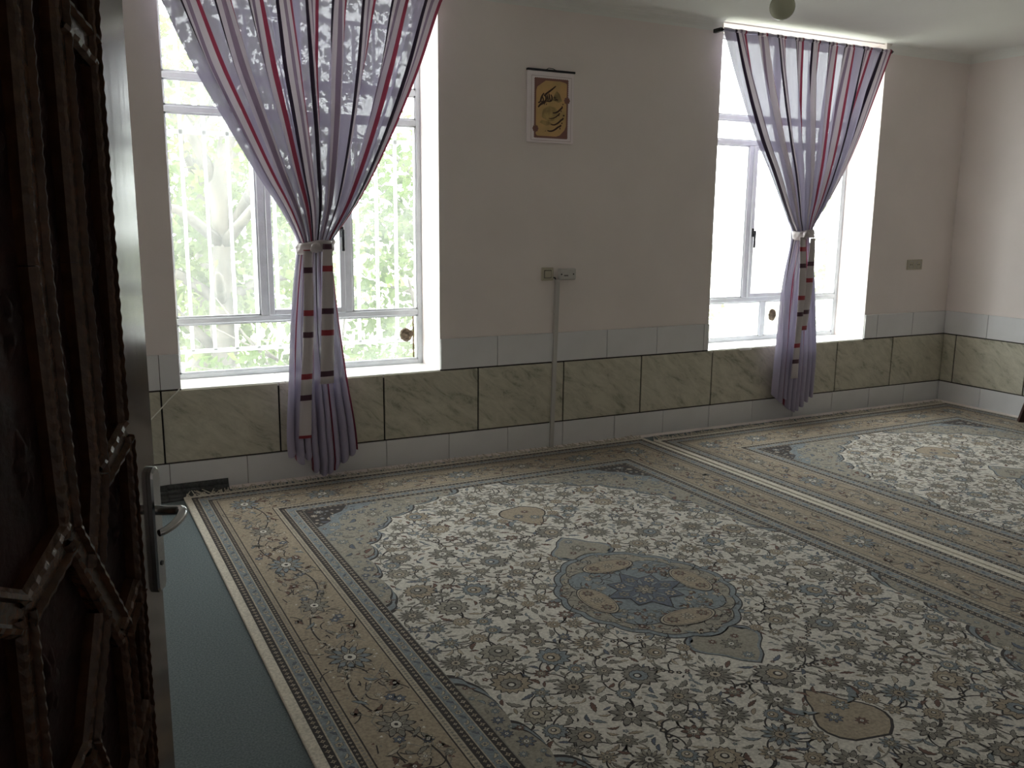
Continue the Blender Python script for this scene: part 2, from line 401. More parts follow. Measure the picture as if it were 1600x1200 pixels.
# ------------------------------------------------------------------ windows
def window(name, label, x0, x1, rows):
    """rows: list of (z0, z1, [vertical splits], casement_index or None)"""
    root = tag(empty(name, ((x0 + x1) / 2, 0.30, ZS)), label, kind='structure')
    root_inv = Vector(root.location)
    def B(mb, nm, mat, parent=root):
        mb.v = [tuple(Vector(v) - root_inv) for v in mb.v]
        return mb.build(nm, mat, parent)
    f = MB(); Y0, Y1 = 0.285, 0.325; w = .028
    f.bbox(x0, x0 + w, Y0, Y1, ZS, ZT); f.bbox(x1 - w, x1, Y0, Y1, ZS, ZT)
    f.bbox(x0 + w, x1 - w, Y0, Y1, ZS, ZS + w); f.bbox(x0 + w, x1 - w, Y0, Y1, ZT - w, ZT)
    B(f, 'outer_frame', 'frame_paint')
    for i, (z0, z1, splits, case) in enumerate(rows):
        if i < len(rows) - 1:
            f = MB(); f.bbox(x0 + w, x1 - w, Y0 - .002, Y1, z1 - .016, z1 + .016); B(f, 'transom', 'frame_paint')
        xs = [x0 + w] + splits + [x1 - w]
        for j, sx in enumerate(splits):
            f = MB(); f.bbox(sx - .022, sx + .022, Y0 - .001, Y1, z0 + .016, z1 - .016); B(f, 'mullion', 'frame_paint')
        for j in range(len(xs) - 1):
            a = xs[j] + (.022 if j > 0 else 0); b = xs[j + 1] - (.022 if j < len(xs) - 2 else 0)
            za = z0 + .016; zb = z1 - .016
            if case is not None and j == case:
                f = MB(); c = .032
                f.bbox(a, a + c, Y0 - .012, Y1 - .004, za, zb); f.bbox(b - c, b, Y0 - .012, Y1 - .004, za, zb)
                f.bbox(a + c, b - c, Y0 - .012, Y1 - .004, za, za + c); f.bbox(a + c, b - c, Y0 - .012, Y1 - .004, zb - c, zb)
                sash = B(f, 'sash', 'frame_paint')
                h = MB(); hx = b - .016 if name == 'window_1' else a + .016
                h.box(hx - .008, hx + .008, Y0 - .020, Y0 - .010, 1.34, 1.40)
                h.tube([(hx, Y0 - .022, 1.37), (hx, Y0 - .036, 1.37)], .007, 8)
                h.bbox(hx - .009, hx + .009, Y0 - .045, Y0 - .033, 1.26, 1.385, b=.004)
                B(h, 'latch_handle', 'steel_dark', sash)
                a += c; b -= c; za += c; zb -= c
            else:
                f = MB(); c = .010
                f.box(a, a + c, Y0 + .004, Y0 + .016, za, zb); f.box(b - c, b, Y0 + .004, Y0 + .016, za, zb)
                f.box(a, b, Y0 + .004, Y0 + .016, za, za + c); f.box(a, b, Y0 + .004, Y0 + .016, zb - c, zb)
                B(f, 'glazing_bead', 'frame_paint')
            g = MB(); g.box(a, b, .304, .308, za, zb); B(g, 'pane', 'pane')
    # sill slabs
    s = MB(); xm = x0 + (x1 - x0) * .37
    for p, q in ((x0, xm), (xm, x1)):
        s = MB(); s.bbox(p + .001, q - .001, -.006, .30, ZS - .02, ZS + .002, b=.002); B(s, 'window_sill', 'sill_tile')
    return root
window('window_1', 'wide steel-framed window with three-part middle row, nearer the door', W1[0], W1[1],
       [(ZS + .012, .885, [], None), (.885, 2.005, [.605, 1.095], 1), (2.005, 2.175, [], None), (2.175, ZT - .012, [.83], None)])
window('window_2', 'steel-framed window beside the room corner', W2[0], W2[1],
       [(ZS + .012, .875, [4.305], None), (.875, 2.005, [4.115, 4.585], 1), (2.005, 2.175, [], None), (2.175, ZT - .012, [4.32], None)])

# outside burglar bars
def grille(label, x0, x1):
    root = tag(empty('window_grille', ((x0 + x1) / 2, .40, .62)), label, 'window grille')
    c = Vector(root.location)
    for z in (.70, 1.90, 2.55):
        b = MB(); b.box(x0 - c.x, x1 - c.x, -.008, .008, z - .011 - c.z, z + .011 - c.z); b.build('rail', 'bar_paint', root)
    x = x0 + .118; 
    while x < x1 - .02:
        b = MB(); b.box(x - .009 - c.x, x + .009 - c.x, -.008, .008, .70 - c.z, 2.56 - c.z); b.build('bar', 'bar_paint', root); x += .1215
grille('white steel bar grille outside the wide window nearer the door', W1[0], W1[1])

# rags plugging a hole in the lowest pane of each window
def rag(x, z, rx, rz, label):
    m = MB(); n = 22; rings = 6
    rnd = random.Random(int(x * 100))
    wob = [1 + rnd.uniform(-.10, .10) for _ in range(n)]
    for s_, y in ((-1, .300),):
        m.v.append((x, y - .022, z))
        for i in range(1, rings + 1):
            t = i / rings
            for k in range(n):
                a = 2 * math.pi * k / n
                m.v.append((x + rx * t * wob[k] * math.cos(a), y - .022 * (1 - t * t) + .004 * rnd.uniform(-1, 1) * (t < .95), z + rz * t * wob[k] * math.sin(a)))
        for k in range(n): m.f.append((0, 1 + k, 1 + (k + 1) % n)); m.m.append(0)
        for i in range(rings - 1):
            for k in range(n):
                k2 = (k + 1) % n; m.f.append((1 + i * n + k, 1 + (i + 1) * n + k, 1 + (i + 1) * n + k2, 1 + i * n + k2)); m.m.append(0)
    c = len(m.v); m.v.append((x, .3035, z)); base = 1 + (rings - 1) * n
    for k in range(n): m.f.append((c, base + (k + 1) % n, base + k)); m.m.append(0)
    tag(m.build('rag_plug', 'rag', smooth=True), label, 'rag')
rag(1.455, .745, .042, .043, 'round brown rag plug in lower right pane of wide window nearer the door')
rag(4.42, .75, .040, .046, 'round brown rag plug in lowest pane of window beside room corner')
m = MB(); m.box(1.497, 1.505, .300, .303, .60, .86); m.v = [v for v in m.v]
o = m.build('rust_streak', 'rust'); w1 = bpy.data.objects['window_1']; o.parent = w1; o.location = -Vector(w1.location)

# slip of paper lying over the sill edge of window_2
m = MB(); pts = [(.06, .5675), (.0, .5675), (-.010, .566), (-.016, .556), (-.018, .548)]
for (y0, z0), (y1, z1) in zip(pts[:-1], pts[1:]):
    m.quad((3.83, y0, z0), (3.83 + .012, y1, z1), (3.95 - .012, y1, z1), (3.95, y0, z0))
o = m.build('paper_slip', 'paper', smooth=True); o.modifiers.new('t', 'SOLIDIFY').thickness = .0006
tag(o, 'small white paper slip hanging over a window sill edge', 'paper')

# ------------------------------------------------------------------ curtains
def interp(tab, z):
    tab = sorted(tab, key=lambda t: t[1])
    return float(np.interp(z, [t[1] for t in tab], [t[0] for t in tab]))
def catmull(tab):
    tab = sorted(tab, key=lambda t: t[1]); out = []
    for i in range(len(tab) - 1):
        p0, p1, p2, p3 = tab[max(i - 1, 0)], tab[i], tab[i + 1], tab[min(i + 2, len(tab) - 1)]
        for k in range(8):
            t = k / 8; z = p1[1] + (p2[1] - p1[1]) * t
            m1 = (p2[0] - p0[0]) / max(1e-6, (p2[1] - p0[1])) * (p2[1] - p1[1]); m2 = (p3[0] - p1[0]) / max(1e-6, (p3[1] - p1[1])) * (p2[1] - p1[1])
            h00 = 2 * t**3 - 3 * t * t + 1; h10 = t**3 - 2 * t * t + t; h01 = -2 * t**3 + 3 * t * t; h11 = t**3 - t * t
            out.append((h00 * p1[0] + h10 * m1 + h01 * p2[0] + h11 * m2, z))
    return out + [tab[-1]]
def curtain(label, Lt, Rt, Lb, Rb, ztop, ztie, seed, hem, shift):
    rnd = random.Random(seed)
    Lt, Rt, Lb, Rb = map(catmull, (Lt, Rt, Lb, Rb))
    NU, NV1, NV2 = 420, 80, 60
    ph = [rnd.uniform(0, 6.28) for _ in range(6)]
    def warp(u):
        return u + .012 * math.sin(2 * math.pi * 3 * u + ph[0]) + .006 * math.sin(2 * math.pi * 7 * u + ph[1])
    m = MB(); uv = []
    # upper part
    for j in range(NV1 + NV2 + 1):
        for i in range(NU + 1):
            u = i / NU
            g = 1.2 * u - .2 * (3 * u * u - 2 * u**3)
            wu = warp(u); ed = min(1, min(u, 1 - u) / .055) ** 1.5
            f1 = math.sin(2 * math.pi * 13 * wu + ph[2]); f2 = math.sin(2 * math.pi * 29 * wu + ph[3])
            c1 = math.cos(2 * math.pi * 13 * wu + ph[2]) * ed; f1 *= .3 + .7 * ed
            if j <= NV1:
                t = j / NV1; z = ztop + (ztie - ztop) * t
                xl, xr = interp(Lt, z), interp(Rt, z); wd = xr - xl
                amp = .010 + .024 * min(1, t * 2.2)
                edge = (2 * g - 1)
                y = -.085 - .02 * t + amp * (f1 * (1 - .25 * t) + .22 * f2 * (1 - t)) + .030 * edge * edge * t
                x = xl + wd * g + min(.017, wd * .03) * c1 * min(1, t * 3)
                zz = z
            else:
                t = (j - NV1) / NV2
                zb = hem + .13 * abs(2 * u - 1) ** 1.4 + .022 * math.sin(2 * math.pi * 9 * wu + ph[4]) + (.05 if .16 < u < .30 else 0) * t
                z = ztie + (zb - ztie) * t; zz = z
                xl, xr = interp(Lb, max(z, .08)), interp(Rb, max(z, .08)); wd = xr - xl
                k = min(1, t * 1.5)
                f = -math.cos(2 * math.pi * (9 * (wu + shift) - .20)); c = 1.15 * math.sin(2 * math.pi * (9 * (wu + shift) - .20))
                y = -.105 + .015 * k + (.020 * (1 - k) * f1 * .75 + .036 * k * f) + .030 * (2 * g - 1) ** 2 * (1 - k)
                x = xl + wd * g + wd * .03 * c * k + min(.012, wd * .03) * c1 * (1 - k)
            m.v.append((x, y, zz)); uv.append((u + shift + 1.0, t))
    for j in range(NV1 + NV2):
        for i in range(NU):
            a = j * (NU + 1) + i; m.f.append((a, a + NU + 1, a + NU + 2, a + 1)); m.m.append(0)
    root = tag(empty('curtain', ((Lt[-1][0] + Rt[-1][0]) / 2, -.085, hem)), label, 'curtain', 'striped window curtains')
    c0 = Vector(root.location)
    m.v = [tuple(Vector(v) - c0) for v in m.v]
    m.build('cloth', 'curtain_cloth', root, smooth=True, uv=uv)
    # heading hem along the rod
    h = MB(); huv = []
    xa, xb = Lt[-1][0], Rt[-1][0]; n = 120
    for j in range(9):
        a = math.pi * j / 8
        for i in range(n + 1):
            u = i / n; rr = .013 + .002 * math.sin(u * 90)
            h.v.append((xa + (xb - xa) * (1.2 * u - .2 * (3 * u * u - 2 * u**3)) - c0.x, -.075 - rr * math.sin(a) * 1.0 - c0.y, ztop + .012 + rr * math.cos(a) - c0.z)); huv.append((u + shift + 1.0, j / 8))
    for j in range(8):
        for i in range(n):
            a = j * (n + 1) + i; h.f.append((a, a + n + 1, a + n + 2, a + 1)); h.m.append(0)
    h.build('heading_hem', 'curtain_cloth', root, smooth=True, uv=huv)
    return root
LtL = [(0.03, 2.66), (0.113, 2.456), (0.235, 2.178), (0.377, 1.917), (0.516, 1.674), (0.638, 1.483), (0.718, 1.325), (.722, 1.29)]
RtL = [(1.575, 2.66), (1.541, 2.60), (1.407, 2.242), (1.237, 1.865), (1.068, 1.556), (0.903, 1.325), (.893, 1.29)]
LbL = [(.722, 1.30), (0.706, 1.25), (0.666, 0.914), (0.642, 0.569), (0.623, 0.251), (.64, .05)]
RbL = [(.893, 1.30), (0.897, 1.25), (0.927, 0.903), (0.971, 0.544), (1.006, 0.321), (1.019, 0.126), (1.0, .05)]
curtain('striped lavender curtain tied at the middle, on the window nearer the door', LtL, RtL, LbL, RbL, 2.655, 1.30, 3, .055, -0.0044)
LtR = [(3.492, 2.655), (3.604, 2.397), (3.796, 2.024), (3.957, 1.78), (4.14, 1.481), (4.208, 1.384), (4.213, 1.35)]
RtR = [(5.03, 2.655), (4.906, 2.346), (4.728, 1.937), (4.541, 1.619), (4.366, 1.385), (4.357, 1.35)]
LbR = [(4.213, 1.36), (4.20, 1.327), (4.133, 0.992), (4.11, 0.581), (4.098, 0.303), (4.095, 0.08)]
RbR = [(4.357, 1.36), (4.36, 1.326), (4.429, 1.121), (4.478, 0.749), (4.505, 0.463), (4.50, 0.08)]
curtain('striped lavender curtain tied at the middle, on the window by the room corner', LtR, RtR, LbR, RbR, 2.650, 1.36, 11, .10, -0.0044)

def rod(x0, x1, z, label):
    root = tag(empty('curtain_rod', ((x0 + x1) / 2, -.075, z)), label, 'curtain rod'); c = Vector(root.location)
    b = MB(); b.tube([(x0 - c.x, 0, 0), (x1 - c.x, 0, 0)], .006, 10); b.build('rod', 'steel_dark', root, smooth=True)
    for x in (x0 + .012, x1 - .012):
        b = MB(); b.bbox(x - .012 - c.x, x + .012 - c.x, .0, .075, -.012, .012, b=.003); b.build('bracket', 'black_plastic', root)
rod(3.475, 5.055, 2.662, 'thin dark curtain rod over the window by the room corner')
rod(0.0, 1.60, 2.667, 'thin dark curtain rod over the window nearer the door')

def strip(path, w0, w1, name, parent, c0, v0=0.0, wave=0.0, sg=1):
    """hanging sash tail: path of (x, y, z), half-widths"""
    m = MB(); uv = []; acc = 0; n = len(path); th = .0022
    for i, p in enumerate(path):
        if i: acc += (Vector(p) - Vector(path[i - 1])).length
        w = w0 + (w1 - w0) * i / (n - 1)
        for k in range(5):
            s = k / 4 * 2 - 1
            yy = wave * math.sin(acc * 9 + s * 2)
            m.v.append((p[0] + s * w - c0.x, p[1] + yy + .006 * s * s - c0.y, p[2] - c0.z)); uv.append((k / 4, v0 + sg * acc))
    for i in range(n - 1):
        for k in range(4):
            a = i * 5 + k; m.f.append((a, a + 5, a + 6, a + 1)); m.m.append(0)
    o = m.build(name, 'tie_cloth', parent, smooth=True, uv=uv)
    md = o.modifiers.new('thick', 'SOLIDIFY'); md.thickness = th; md.offset = 0
    return o
def tie(label, xc, zc, rx, tails, kx):
    root = tag(empty('curtain_tie', (xc, -.10, zc)), label, 'curtain tie', 'curtain sashes'); c0 = Vector(root.location)
    m = MB(); uv = []; n = 48; prof = [(-.030, .96), (-.020, 1.03), (-.006, 1.0), (.004, 1.04), (.018, 1.02), (.030, .95)]
    for zz, k in prof:
        for i in range(n):
            a = 2 * math.pi * i / n
            q = k * (1 + .05 * math.sin(5 * a + zz * 60) + .03 * math.sin(11 * a - zz * 120))
            m.v.append((rx * q * math.cos(a), .060 * q * math.sin(a), zz + .010 * math.cos(a) + .004 * math.sin(3 * a))); uv.append((0, .05))
    for j in range(len(prof) - 1):
        for i in range(n):
            i2 = (i + 1) % n; m.f.append((j * n + i, j * n + i2, (j + 1) * n + i2, (j + 1) * n + i)); m.m.append(0)
    o = m.build('wrap', 'tie_cloth', root, smooth=True, uv=uv); o.modifiers.new('t', 'SOLIDIFY').thickness = .003
    m = MB(); uv = []; n = 16; rings = 10
    for j in range(rings + 1):
        th = math.pi * j / rings
        for i in range(n):
            a = 2 * math.pi * i / n; q = 1 + .16 * math.sin(3 * a + 2 * th) + .08 * math.sin(5 * th + a)
            m.v.append((kx + .028 * q * math.sin(th) * math.cos(a), -.075 + .020 * q * math.sin(th) * math.sin(a), -.004 + .024 * q * math.cos(th))); uv.append((0, .05))
    for j in range(rings):
        for i in range(n):
            i2 = (i + 1) % n; m.f.append((j * n + i, j * n + i2, (j + 1) * n + i2, (j + 1) * n + i)); m.m.append(0)
    m.build('knot', 'tie_cloth', root, smooth=True, uv=uv)
    for pth, a, b, v0, sg in tails: strip(pth, a, b, 'tail', root, c0, v0, .003, sg)
def tail_path(x0, z0, x1, z1, y0=-.178, y1=-.172, n=26, sway=.0):
    return [(x0 + (x1 - x0) * t + sway * math.sin(t * 5), y0 + (y1 - y0) * t - .012 * math.sin(t * 3.1), z0 + (z1 - z0) * t) for t in [i / n for i in range(n + 1)]]
tie('pale banded cloth sash knotted round the curtain nearer the door', .808, 1.300, .100,
    [(tail_path(.745, 1.285, .705, .275, sway=.006), .022, .034, .203, 1), (tail_path(.852, 1.315, .828, .566), .026, .038, 1.343, -1)], -.02)
tie('pale banded cloth sash knotted round the curtain by the room corner', 4.285, 1.365, .082,
    [(tail_path(4.21, 1.345, 4.235, .345, sway=.01), .030, .030, .112, 1), (tail_path(4.305, 1.34, 4.268, .69), .026, .046, 1.508, -1)], -.045)

# ------------------------------------------------------------------ rugs
RA, RB = 1.465, 2.03
class Pat:
    def __init__(s): s.v = []; s.f = []; s.m = []; s.mir = [(1, 1), (1, -1), (-1, 1), (-1, -1)]
    def at(s, c):                             # motifs on an axis are not drawn twice
        s.mir = [(sa, sb) for sa in ((1, -1) if abs(c[0]) > 1e-4 else (1,)) for sb in ((1, -1) if abs(c[1]) > 1e-4 else (1,))]
    def add(s, pts, z, mat):
        n = len(s.v); s.v += [(p[0], p[1], z) for p in pts]; s.f.append(tuple(range(n, n + len(pts)))); s.m.append(mat)
    def q(s, pts, z, mat):                    # mirrored into the four quarters
        for sa, sb in s.mir:
            pp = [(p[0] * sa, p[1] * sb) for p in pts]
            if sa * sb < 0: pp = pp[::-1]
            s.add(pp, z, mat)
    def build(s, name, parent, kind=None, label=None):
        me = bpy.data.meshes.new(name); me.from_pydata(s.v, [], s.f)
        for mm in RUGPAL: me.materials.append(MATS[mm])
        me.polygons.foreach_set('material_index', s.m); me.update()
        o = bpy.data.objects.new(name, me); COL.objects.link(o); o.parent = parent
        if kind: o['kind'] = kind
        if label: o['label'] = label
        return o
CR, DK, TN, OL, BG, SL, RS, KH, SV, DB = range(10)
Z0 = 0.0126; DZ = 0.00016
def ccw(pts):
    a = sum(pts[i][0] * pts[(i + 1) % len(pts)][1] - pts[(i + 1) % len(pts)][0] * pts[i][1] for i in range(len(pts)))
    return pts if a > 0 else pts[::-1]
def polar(c, fn, n, rot=0, sx=1, sy=1):
    cs, sn = math.cos(rot), math.sin(rot); out = []
    for i in range(n):
        t = 2 * math.pi * i / n; rr = fn(t); x, y = rr * math.cos(t) * sx, rr * math.sin(t) * sy
        out.append((c[0] + x * cs - y * sn, c[1] + x * sn + y * cs))
    return out
def rosette(P, c, R, n, rot, mat, mat2=CR, lv=1, sx=1.0, add=None):
    ad = add or P.q; z = Z0 + lv * DZ; P.at(c)
    fn = lambda k: (lambda t: k * (.80 + .20 * math.cos(n * t)))
    ad(polar(c, fn(R), n * 5, rot, sx), z, DK)
    ad(polar(c, fn(R * .89), n * 5, rot, sx), z + DZ, mat)
    if R > .024:
        fi = lambda k: (lambda t: k * (.80 + .20 * math.cos(n * t + math.pi)))
        ad(polar(c, fi(R * .64), n * 5, rot, sx), z + 1.4 * DZ, DK); ad(polar(c, fi(R * .58), n * 5, rot, sx), z + 1.8 * DZ, DB if mat != DB else OL)
    for i in range(n):
        t = 2 * math.pi * (i + .5) / n + rot
        for a_, b_, w_ in ((.30, .78, .028),):
            dx, dy = math.cos(t), math.sin(t); w = R * w_
            ad([(c[0] + dx * R * a_ - dy * w, c[1] + dy * R * a_ + dx * w), (c[0] + dx * R * a_ + dy * w, c[1] + dy * R * a_ - dx * w), (c[0] + dx * R * b_ + dy * w * .4, c[1] + dy * R * b_ - dx * w * .4), (c[0] + dx * R * b_ - dy * w * .4, c[1] + dy * R * b_ + dx * w * .4)], z + 2 * DZ, DK)
    ad(polar(c, lambda t: R * .31, 10, rot, sx), z + 3 * DZ, DK)
    ad(polar(c, lambda t: R * .27, 8, rot, sx), z + 4 * DZ, mat2)
    ad(polar(c, lambda t: R * .11, 6, rot, sx), z + 5 * DZ, DK)
def palmette(P, c, R, rot, mat, mat2, lv=1):
    z = Z0 + lv * DZ; P.at(c)
    def fn(k, ser=.13): return lambda t: k * (.58 + .42 * math.cos(t / 2) ** 2) * (1 + ser * math.cos(13 * t))
    P.q(polar(c, fn(R * 1.12), 52, rot), z, DK)
    P.q(polar(c, fn(R * 1.0), 52, rot), z + DZ, mat)
    P.q(polar(c, fn(R * .62, .08), 36, rot), z + 2 * DZ, DK)
    P.q(polar(c, fn(R * .56, .08), 36, rot), z + 3 * DZ, mat2)
    P.q(polar(c, fn(R * .28, .0), 14, rot), z + 4 * DZ, DK)
    P.q(polar(c, fn(R * .17, .0), 10, rot), z + 5 * DZ, CR)
    for i in range(7):
        t = rot + (i - 3) * .42; d = (math.cos(t), math.sin(t)); w = R * .022
        a_, b_ = R * .66, R * .90 * (1 - .05 * abs(i - 3))
        P.q([(c[0] + d[0] * a_ - d[1] * w, c[1] + d[1] * a_ + d[0] * w), (c[0] + d[0] * a_ + d[1] * w, c[1] + d[1] * a_ - d[0] * w), (c[0] + d[0] * b_, c[1] + d[1] * b_)], z + 2 * DZ, DK)
def leaf(P, c, L, w, rot, bend, mat, lv=1, ser=.18, n=9, add=None):
    ad = add or P.q; z = Z0 + lv * DZ; P.at(c)
    def outline(k, L_):
        up = []; dn = []
        for i in range(n + 1):
            t = i / n; x = (t - .5) * L_; y0 = bend * L_ * (1 - 4 * (t - .5) ** 2)
            hw = w * k * math.sin(math.pi * min(1, t * 1.0)) ** .8 * (1 - .35 * t) * (1 + (ser if i % 2 else -ser))
            up.append((x, y0 + hw)); dn.append((x, y0 - hw))
        return dn + up[::-1][1:-1]
    cs, sn = math.cos(rot), math.sin(rot)
    T = lambda p: (c[0] + p[0] * cs - p[1] * sn, c[1] + p[0] * sn + p[1] * cs)
    ad([T(p) for p in outline(1.0, L)], z, DK)
    ad([T(p) for p in outline(.74, L * .90)], z + DZ, mat)
def stroke(P, pts, w, mat, lv=0, add=None):
    ad = add or P.q; z = Z0 + lv * DZ; P.at((1, 1))
    for i in range(len(pts) - 1):
        a, b = pts[i], pts[i + 1]; dx, dy = b[0] - a[0], b[1] - a[1]; l = math.hypot(dx, dy) or 1; nx, ny = -dy / l * w / 2, dx / l * w / 2
        ad([(a[0] - nx, a[1] - ny), (b[0] - nx, b[1] - ny), (b[0] + nx, b[1] + ny), (a[0] + nx, a[1] + ny)], z, mat)
def arc(a, b, bend, n=8):
    mx, my = (a[0] + b[0]) / 2, (a[1] + b[1]) / 2; dx, dy = b[0] - a[0], b[1] - a[1]
    c = (mx - dy * bend, my + dx * bend); out = []
    for i in range(n + 1):
        t = i / n; out.append(((1 - t) ** 2 * a[0] + 2 * t * (1 - t) * c[0] + t * t * b[0], (1 - t) ** 2 * a[1] + 2 * t * (1 - t) * c[1] + t * t * b[1]))
    return out
def beads(P, c, n, r, rot, bend=.5):
    P.at(c)
    for i in range(n):
        t = i - (n - 1) / 2; x = t * r * 2.0; y = bend * r * (t * t) * .35
        cs, sn = math.cos(rot), math.sin(rot); p = (c[0] + x * cs - y * sn, c[1] + x * sn + y * cs); rr = r * (1 - .10 * abs(t))
        P.q(polar(p, lambda t_: rr * (.85 + .15 * math.cos(5 * t_)), 15), Z0 + DZ, DK)
        P.q(polar(p, lambda t_: rr * .36, 7), Z0 + 2 * DZ, KH)
def medallion_r(t):                       # lobed ogee outline of the centre medallion
    a = abs(math.cos(t)); b = abs(math.sin(t))
    base = 1 / math.sqrt((math.cos(t) / .345) ** 2 + (math.sin(t) / .40) ** 2)
    return base * (1 + .045 * abs(math.cos(8 * t)) + .03 * math.cos(4 * t))
def in_med(a, b, m=0.0):
    rr = math.hypot(a, b); t = math.atan2(b, a)
    if rr < medallion_r(t) + m: return True
    if b > .36 and b < .66 + m and a < .135 * math.sin(math.pi * min(1, max(0, (b - .36) / .30))) ** .7 + m: return True
    if b > .83 and b < 1.13 + m * .6 and a < .12 * min(1, (b - .83) / .15) + m * .6: return True
    return False
FA, FB = RA - .50, RB - .50
def spandrel_q(p):                        # p, q measured from the field corner along the two borders
    pts = [(.84, 0), (.80, .07), (.70, .075), (.64, .13), (.53, .15), (.47, .24), (.36, .27), (.32, .36), (.24, .42), (.225, .52), (.15, .58), (.15, .70), (.085, .76), (.095, .90), (.05, .97), (.07, 1.10), (.04, 1.22), (0, 1.28)]
    return float(np.interp(p, [x[0] for x in pts[::-1]], [x[1] for x in pts[::-1]]))
def in_span(a, b, m=0.0):
    p, q = FA - a - m, FB - b - m
    if p < 0 or q < 0: return True
    return p < .84 and q < spandrel_q(max(0, p))

def build_rug(root):
    rnd = random.Random(21)
    # woven base with cream selvage
    base = MB(); base.bbox(-RA, RA, -RB, RB, 0.0, 0.012, b=.003)
    # a little waviness of the long edges
    base.build('foundation', 'selvage', root)
    # ---- bands
    B = Pat()
    def band(d0, d1, mat, lv=0):
        z = Z0 - DZ + lv * DZ; a0, b0, a1, b1 = RA - d0, RB - d0, RA - d1, RB - d1
        B.add([(-a0, -b0), (a0, -b0), (a1, -b1), (-a1, -b1)], z, mat); B.add([(a0, -b0), (a0, b0), (a1, b1), (a1, -b1)], z, mat)
        B.add([(a0, b0), (-a0, b0), (-a1, b1), (a1, b1)], z, mat); B.add([(-a0, b0), (-a0, -b0), (-a1, -b1), (-a1, b1)], z, mat)
    for d0, d1, mt in ((.034, .062, DK), (.062, .067, KH), (.067, .102, BG), (.102, .106, KH), (.106, .124, DK), (.124, .142, TN), (.142, .147, DK),
                       (.147, .372, TN), (.372, .377, DK), (.377, .398, KH), (.398, .402, DK), (.402, .424, DK), (.424, .428, KH), (.428, .464, BG), (.464, .468, KH), (.468, .497, DK), (.497, .501, OL)):
        band(d0, d1, mt)
    def along(d, step, fn):                 # walk one quarter of the ring at inset d
        n = int((RB - d) / step)
        for i in range(n): fn((RA - d, (i + .5) * step), math.pi / 2, i)
        n = int((RA - d) / step)
        for i in range(n): fn(((i + .5) * step, RB - d), 0.0, i)
    def bead(r):
        def f(c, rot, i):
            B.at(c); B.q(polar(c, lambda t: r * (.75 + .25 * math.cos(4 * t)), 8, rot), Z0 + DZ, KH if i % 2 else TN)
            B.q(polar(c, lambda t: r * .3, 5, rot), Z0 + 2 * DZ, DK)
        return f
    along(.048, .026, bead(.0095)); along(.115, .020, bead(.006)); along(.413, .022, bead(.0075)); along(.4825, .027, bead(.0105))
    def sq(c, rot, i):
        B.at(c); B.q(polar(c, lambda t: .0065, 4, rot), Z0 + DZ, OL)
    along(.133, .016, sq); along(.3875, .016, sq)
    def blueorn(c, rot, i):
        k = i % 3
        if k == 0: rosette(B, c, .0135, 6, rot, KH, SL)
        else:
            leaf(B, (c[0], c[1]), .030, .0065, rot + (.6 if k == 1 else -.6), .12, SL if k == 1 else KH, n=5)
        if rnd.random() < .8: B.q(polar((c[0] + rnd.uniform(-.011, .011), c[1] + rnd.uniform(-.011, .011)), lambda t: .0035, 5), Z0 + DZ, KH)
    along(.0845, .030, blueorn); along(.446, .030, blueorn)
    # ---- wide main border with rosettes on a running vine
    ac, bc = RA - .26, RB - .26
    def main_side(n, L, place):
        st = L / n
        pts = []
        for i in range(n * 12 + 1):
            t = i / 12 * st; pts.append(place(t, .062 * math.sin(math.pi * 2 * i / 12 / 2)))
        stroke(B, pts, .006, DK, 1)
        for ph_ in (1.6, 3.4):
            stroke(B, [place(i / 10 * st, .085 * math.sin(math.pi * 2 * i / 10 + ph_) * (.75 + .25 * math.sin(i))) for i in range(2, n * 10 - 1)], .004, OL, .5)
        for i in range(n + 1):
            c = place(i * st, 0); rt = place.rot
            if i < n or place is pl1: rosette(B, c, .078 if i % 2 == 0 else .060, 11 if i % 2 == 0 else 9, rt, BG if i % 2 == 0 else OL, CR, lv=2, sx=1.2)
            if i < n:
                for k in range(46):
                    t = (i + rnd.uniform(.13, .87)) * st; w = rnd.uniform(-.092, .092); c = place(t, w); q = rnd.random()
                    if q < .42: leaf(B, c, rnd.uniform(.03, .065), .010, rt + rnd.uniform(-1.2, 1.2), rnd.uniform(-.2, .2), rnd.choice([OL, KH, RS, BG, OL]), lv=2, n=7)
                    elif q < .62: rosette(B, c, rnd.uniform(.013, .024), 6, rnd.uniform(0, 6), rnd.choice([KH, OL, RS, SL]), CR, lv=2)
                    else: stroke(B, arc(c, (c[0] + rnd.uniform(-.06, .06), c[1] + rnd.uniform(-.06, .06)), rnd.uniform(-.5, .5), 5), .0045, DK, 1)
                for k in range(44):
                    c = place((i + rnd.random()) * st, rnd.uniform(-.098, .098))
                    B.q(polar(c, lambda t: .006 * (.8 + .2 * math.cos(3 * t)), 6), Z0 + DZ, rnd.choice([DK, OL, RS, CR]))
    def pl1(t, w): return (ac + w, t)
    pl1.rot = math.pi / 2
    def pl2(t, w): return (t, bc + w)
    pl2.rot = 0.0
    main_side(4, bc, pl1); main_side(3, ac, pl2)
    B.build('border', root)
    # ---- ivory field
    Fd = Pat(); Fd.add([(-FA, -FB), (FA, -FB), (FA, FB), (-FA, FB)], Z0 - DZ, CR); Fd.build('field', root)
    # ---- scrolling flowers of the field
    P = Pat(); placed = []
    def free(a, b, r, pad=.92):
        if a + r > FA + .01 or b + r > FB + .01: return False
        if in_med(a, b, r * .75) or in_span(a, b, r * .75): return False
        if 0 < a < r * .95 or 0 < b < r * .95: return False
        for (x, y, s) in placed:
            if (x - a) ** 2 + (y - b) ** 2 < ((r + s) * pad) ** 2: return False
        return True
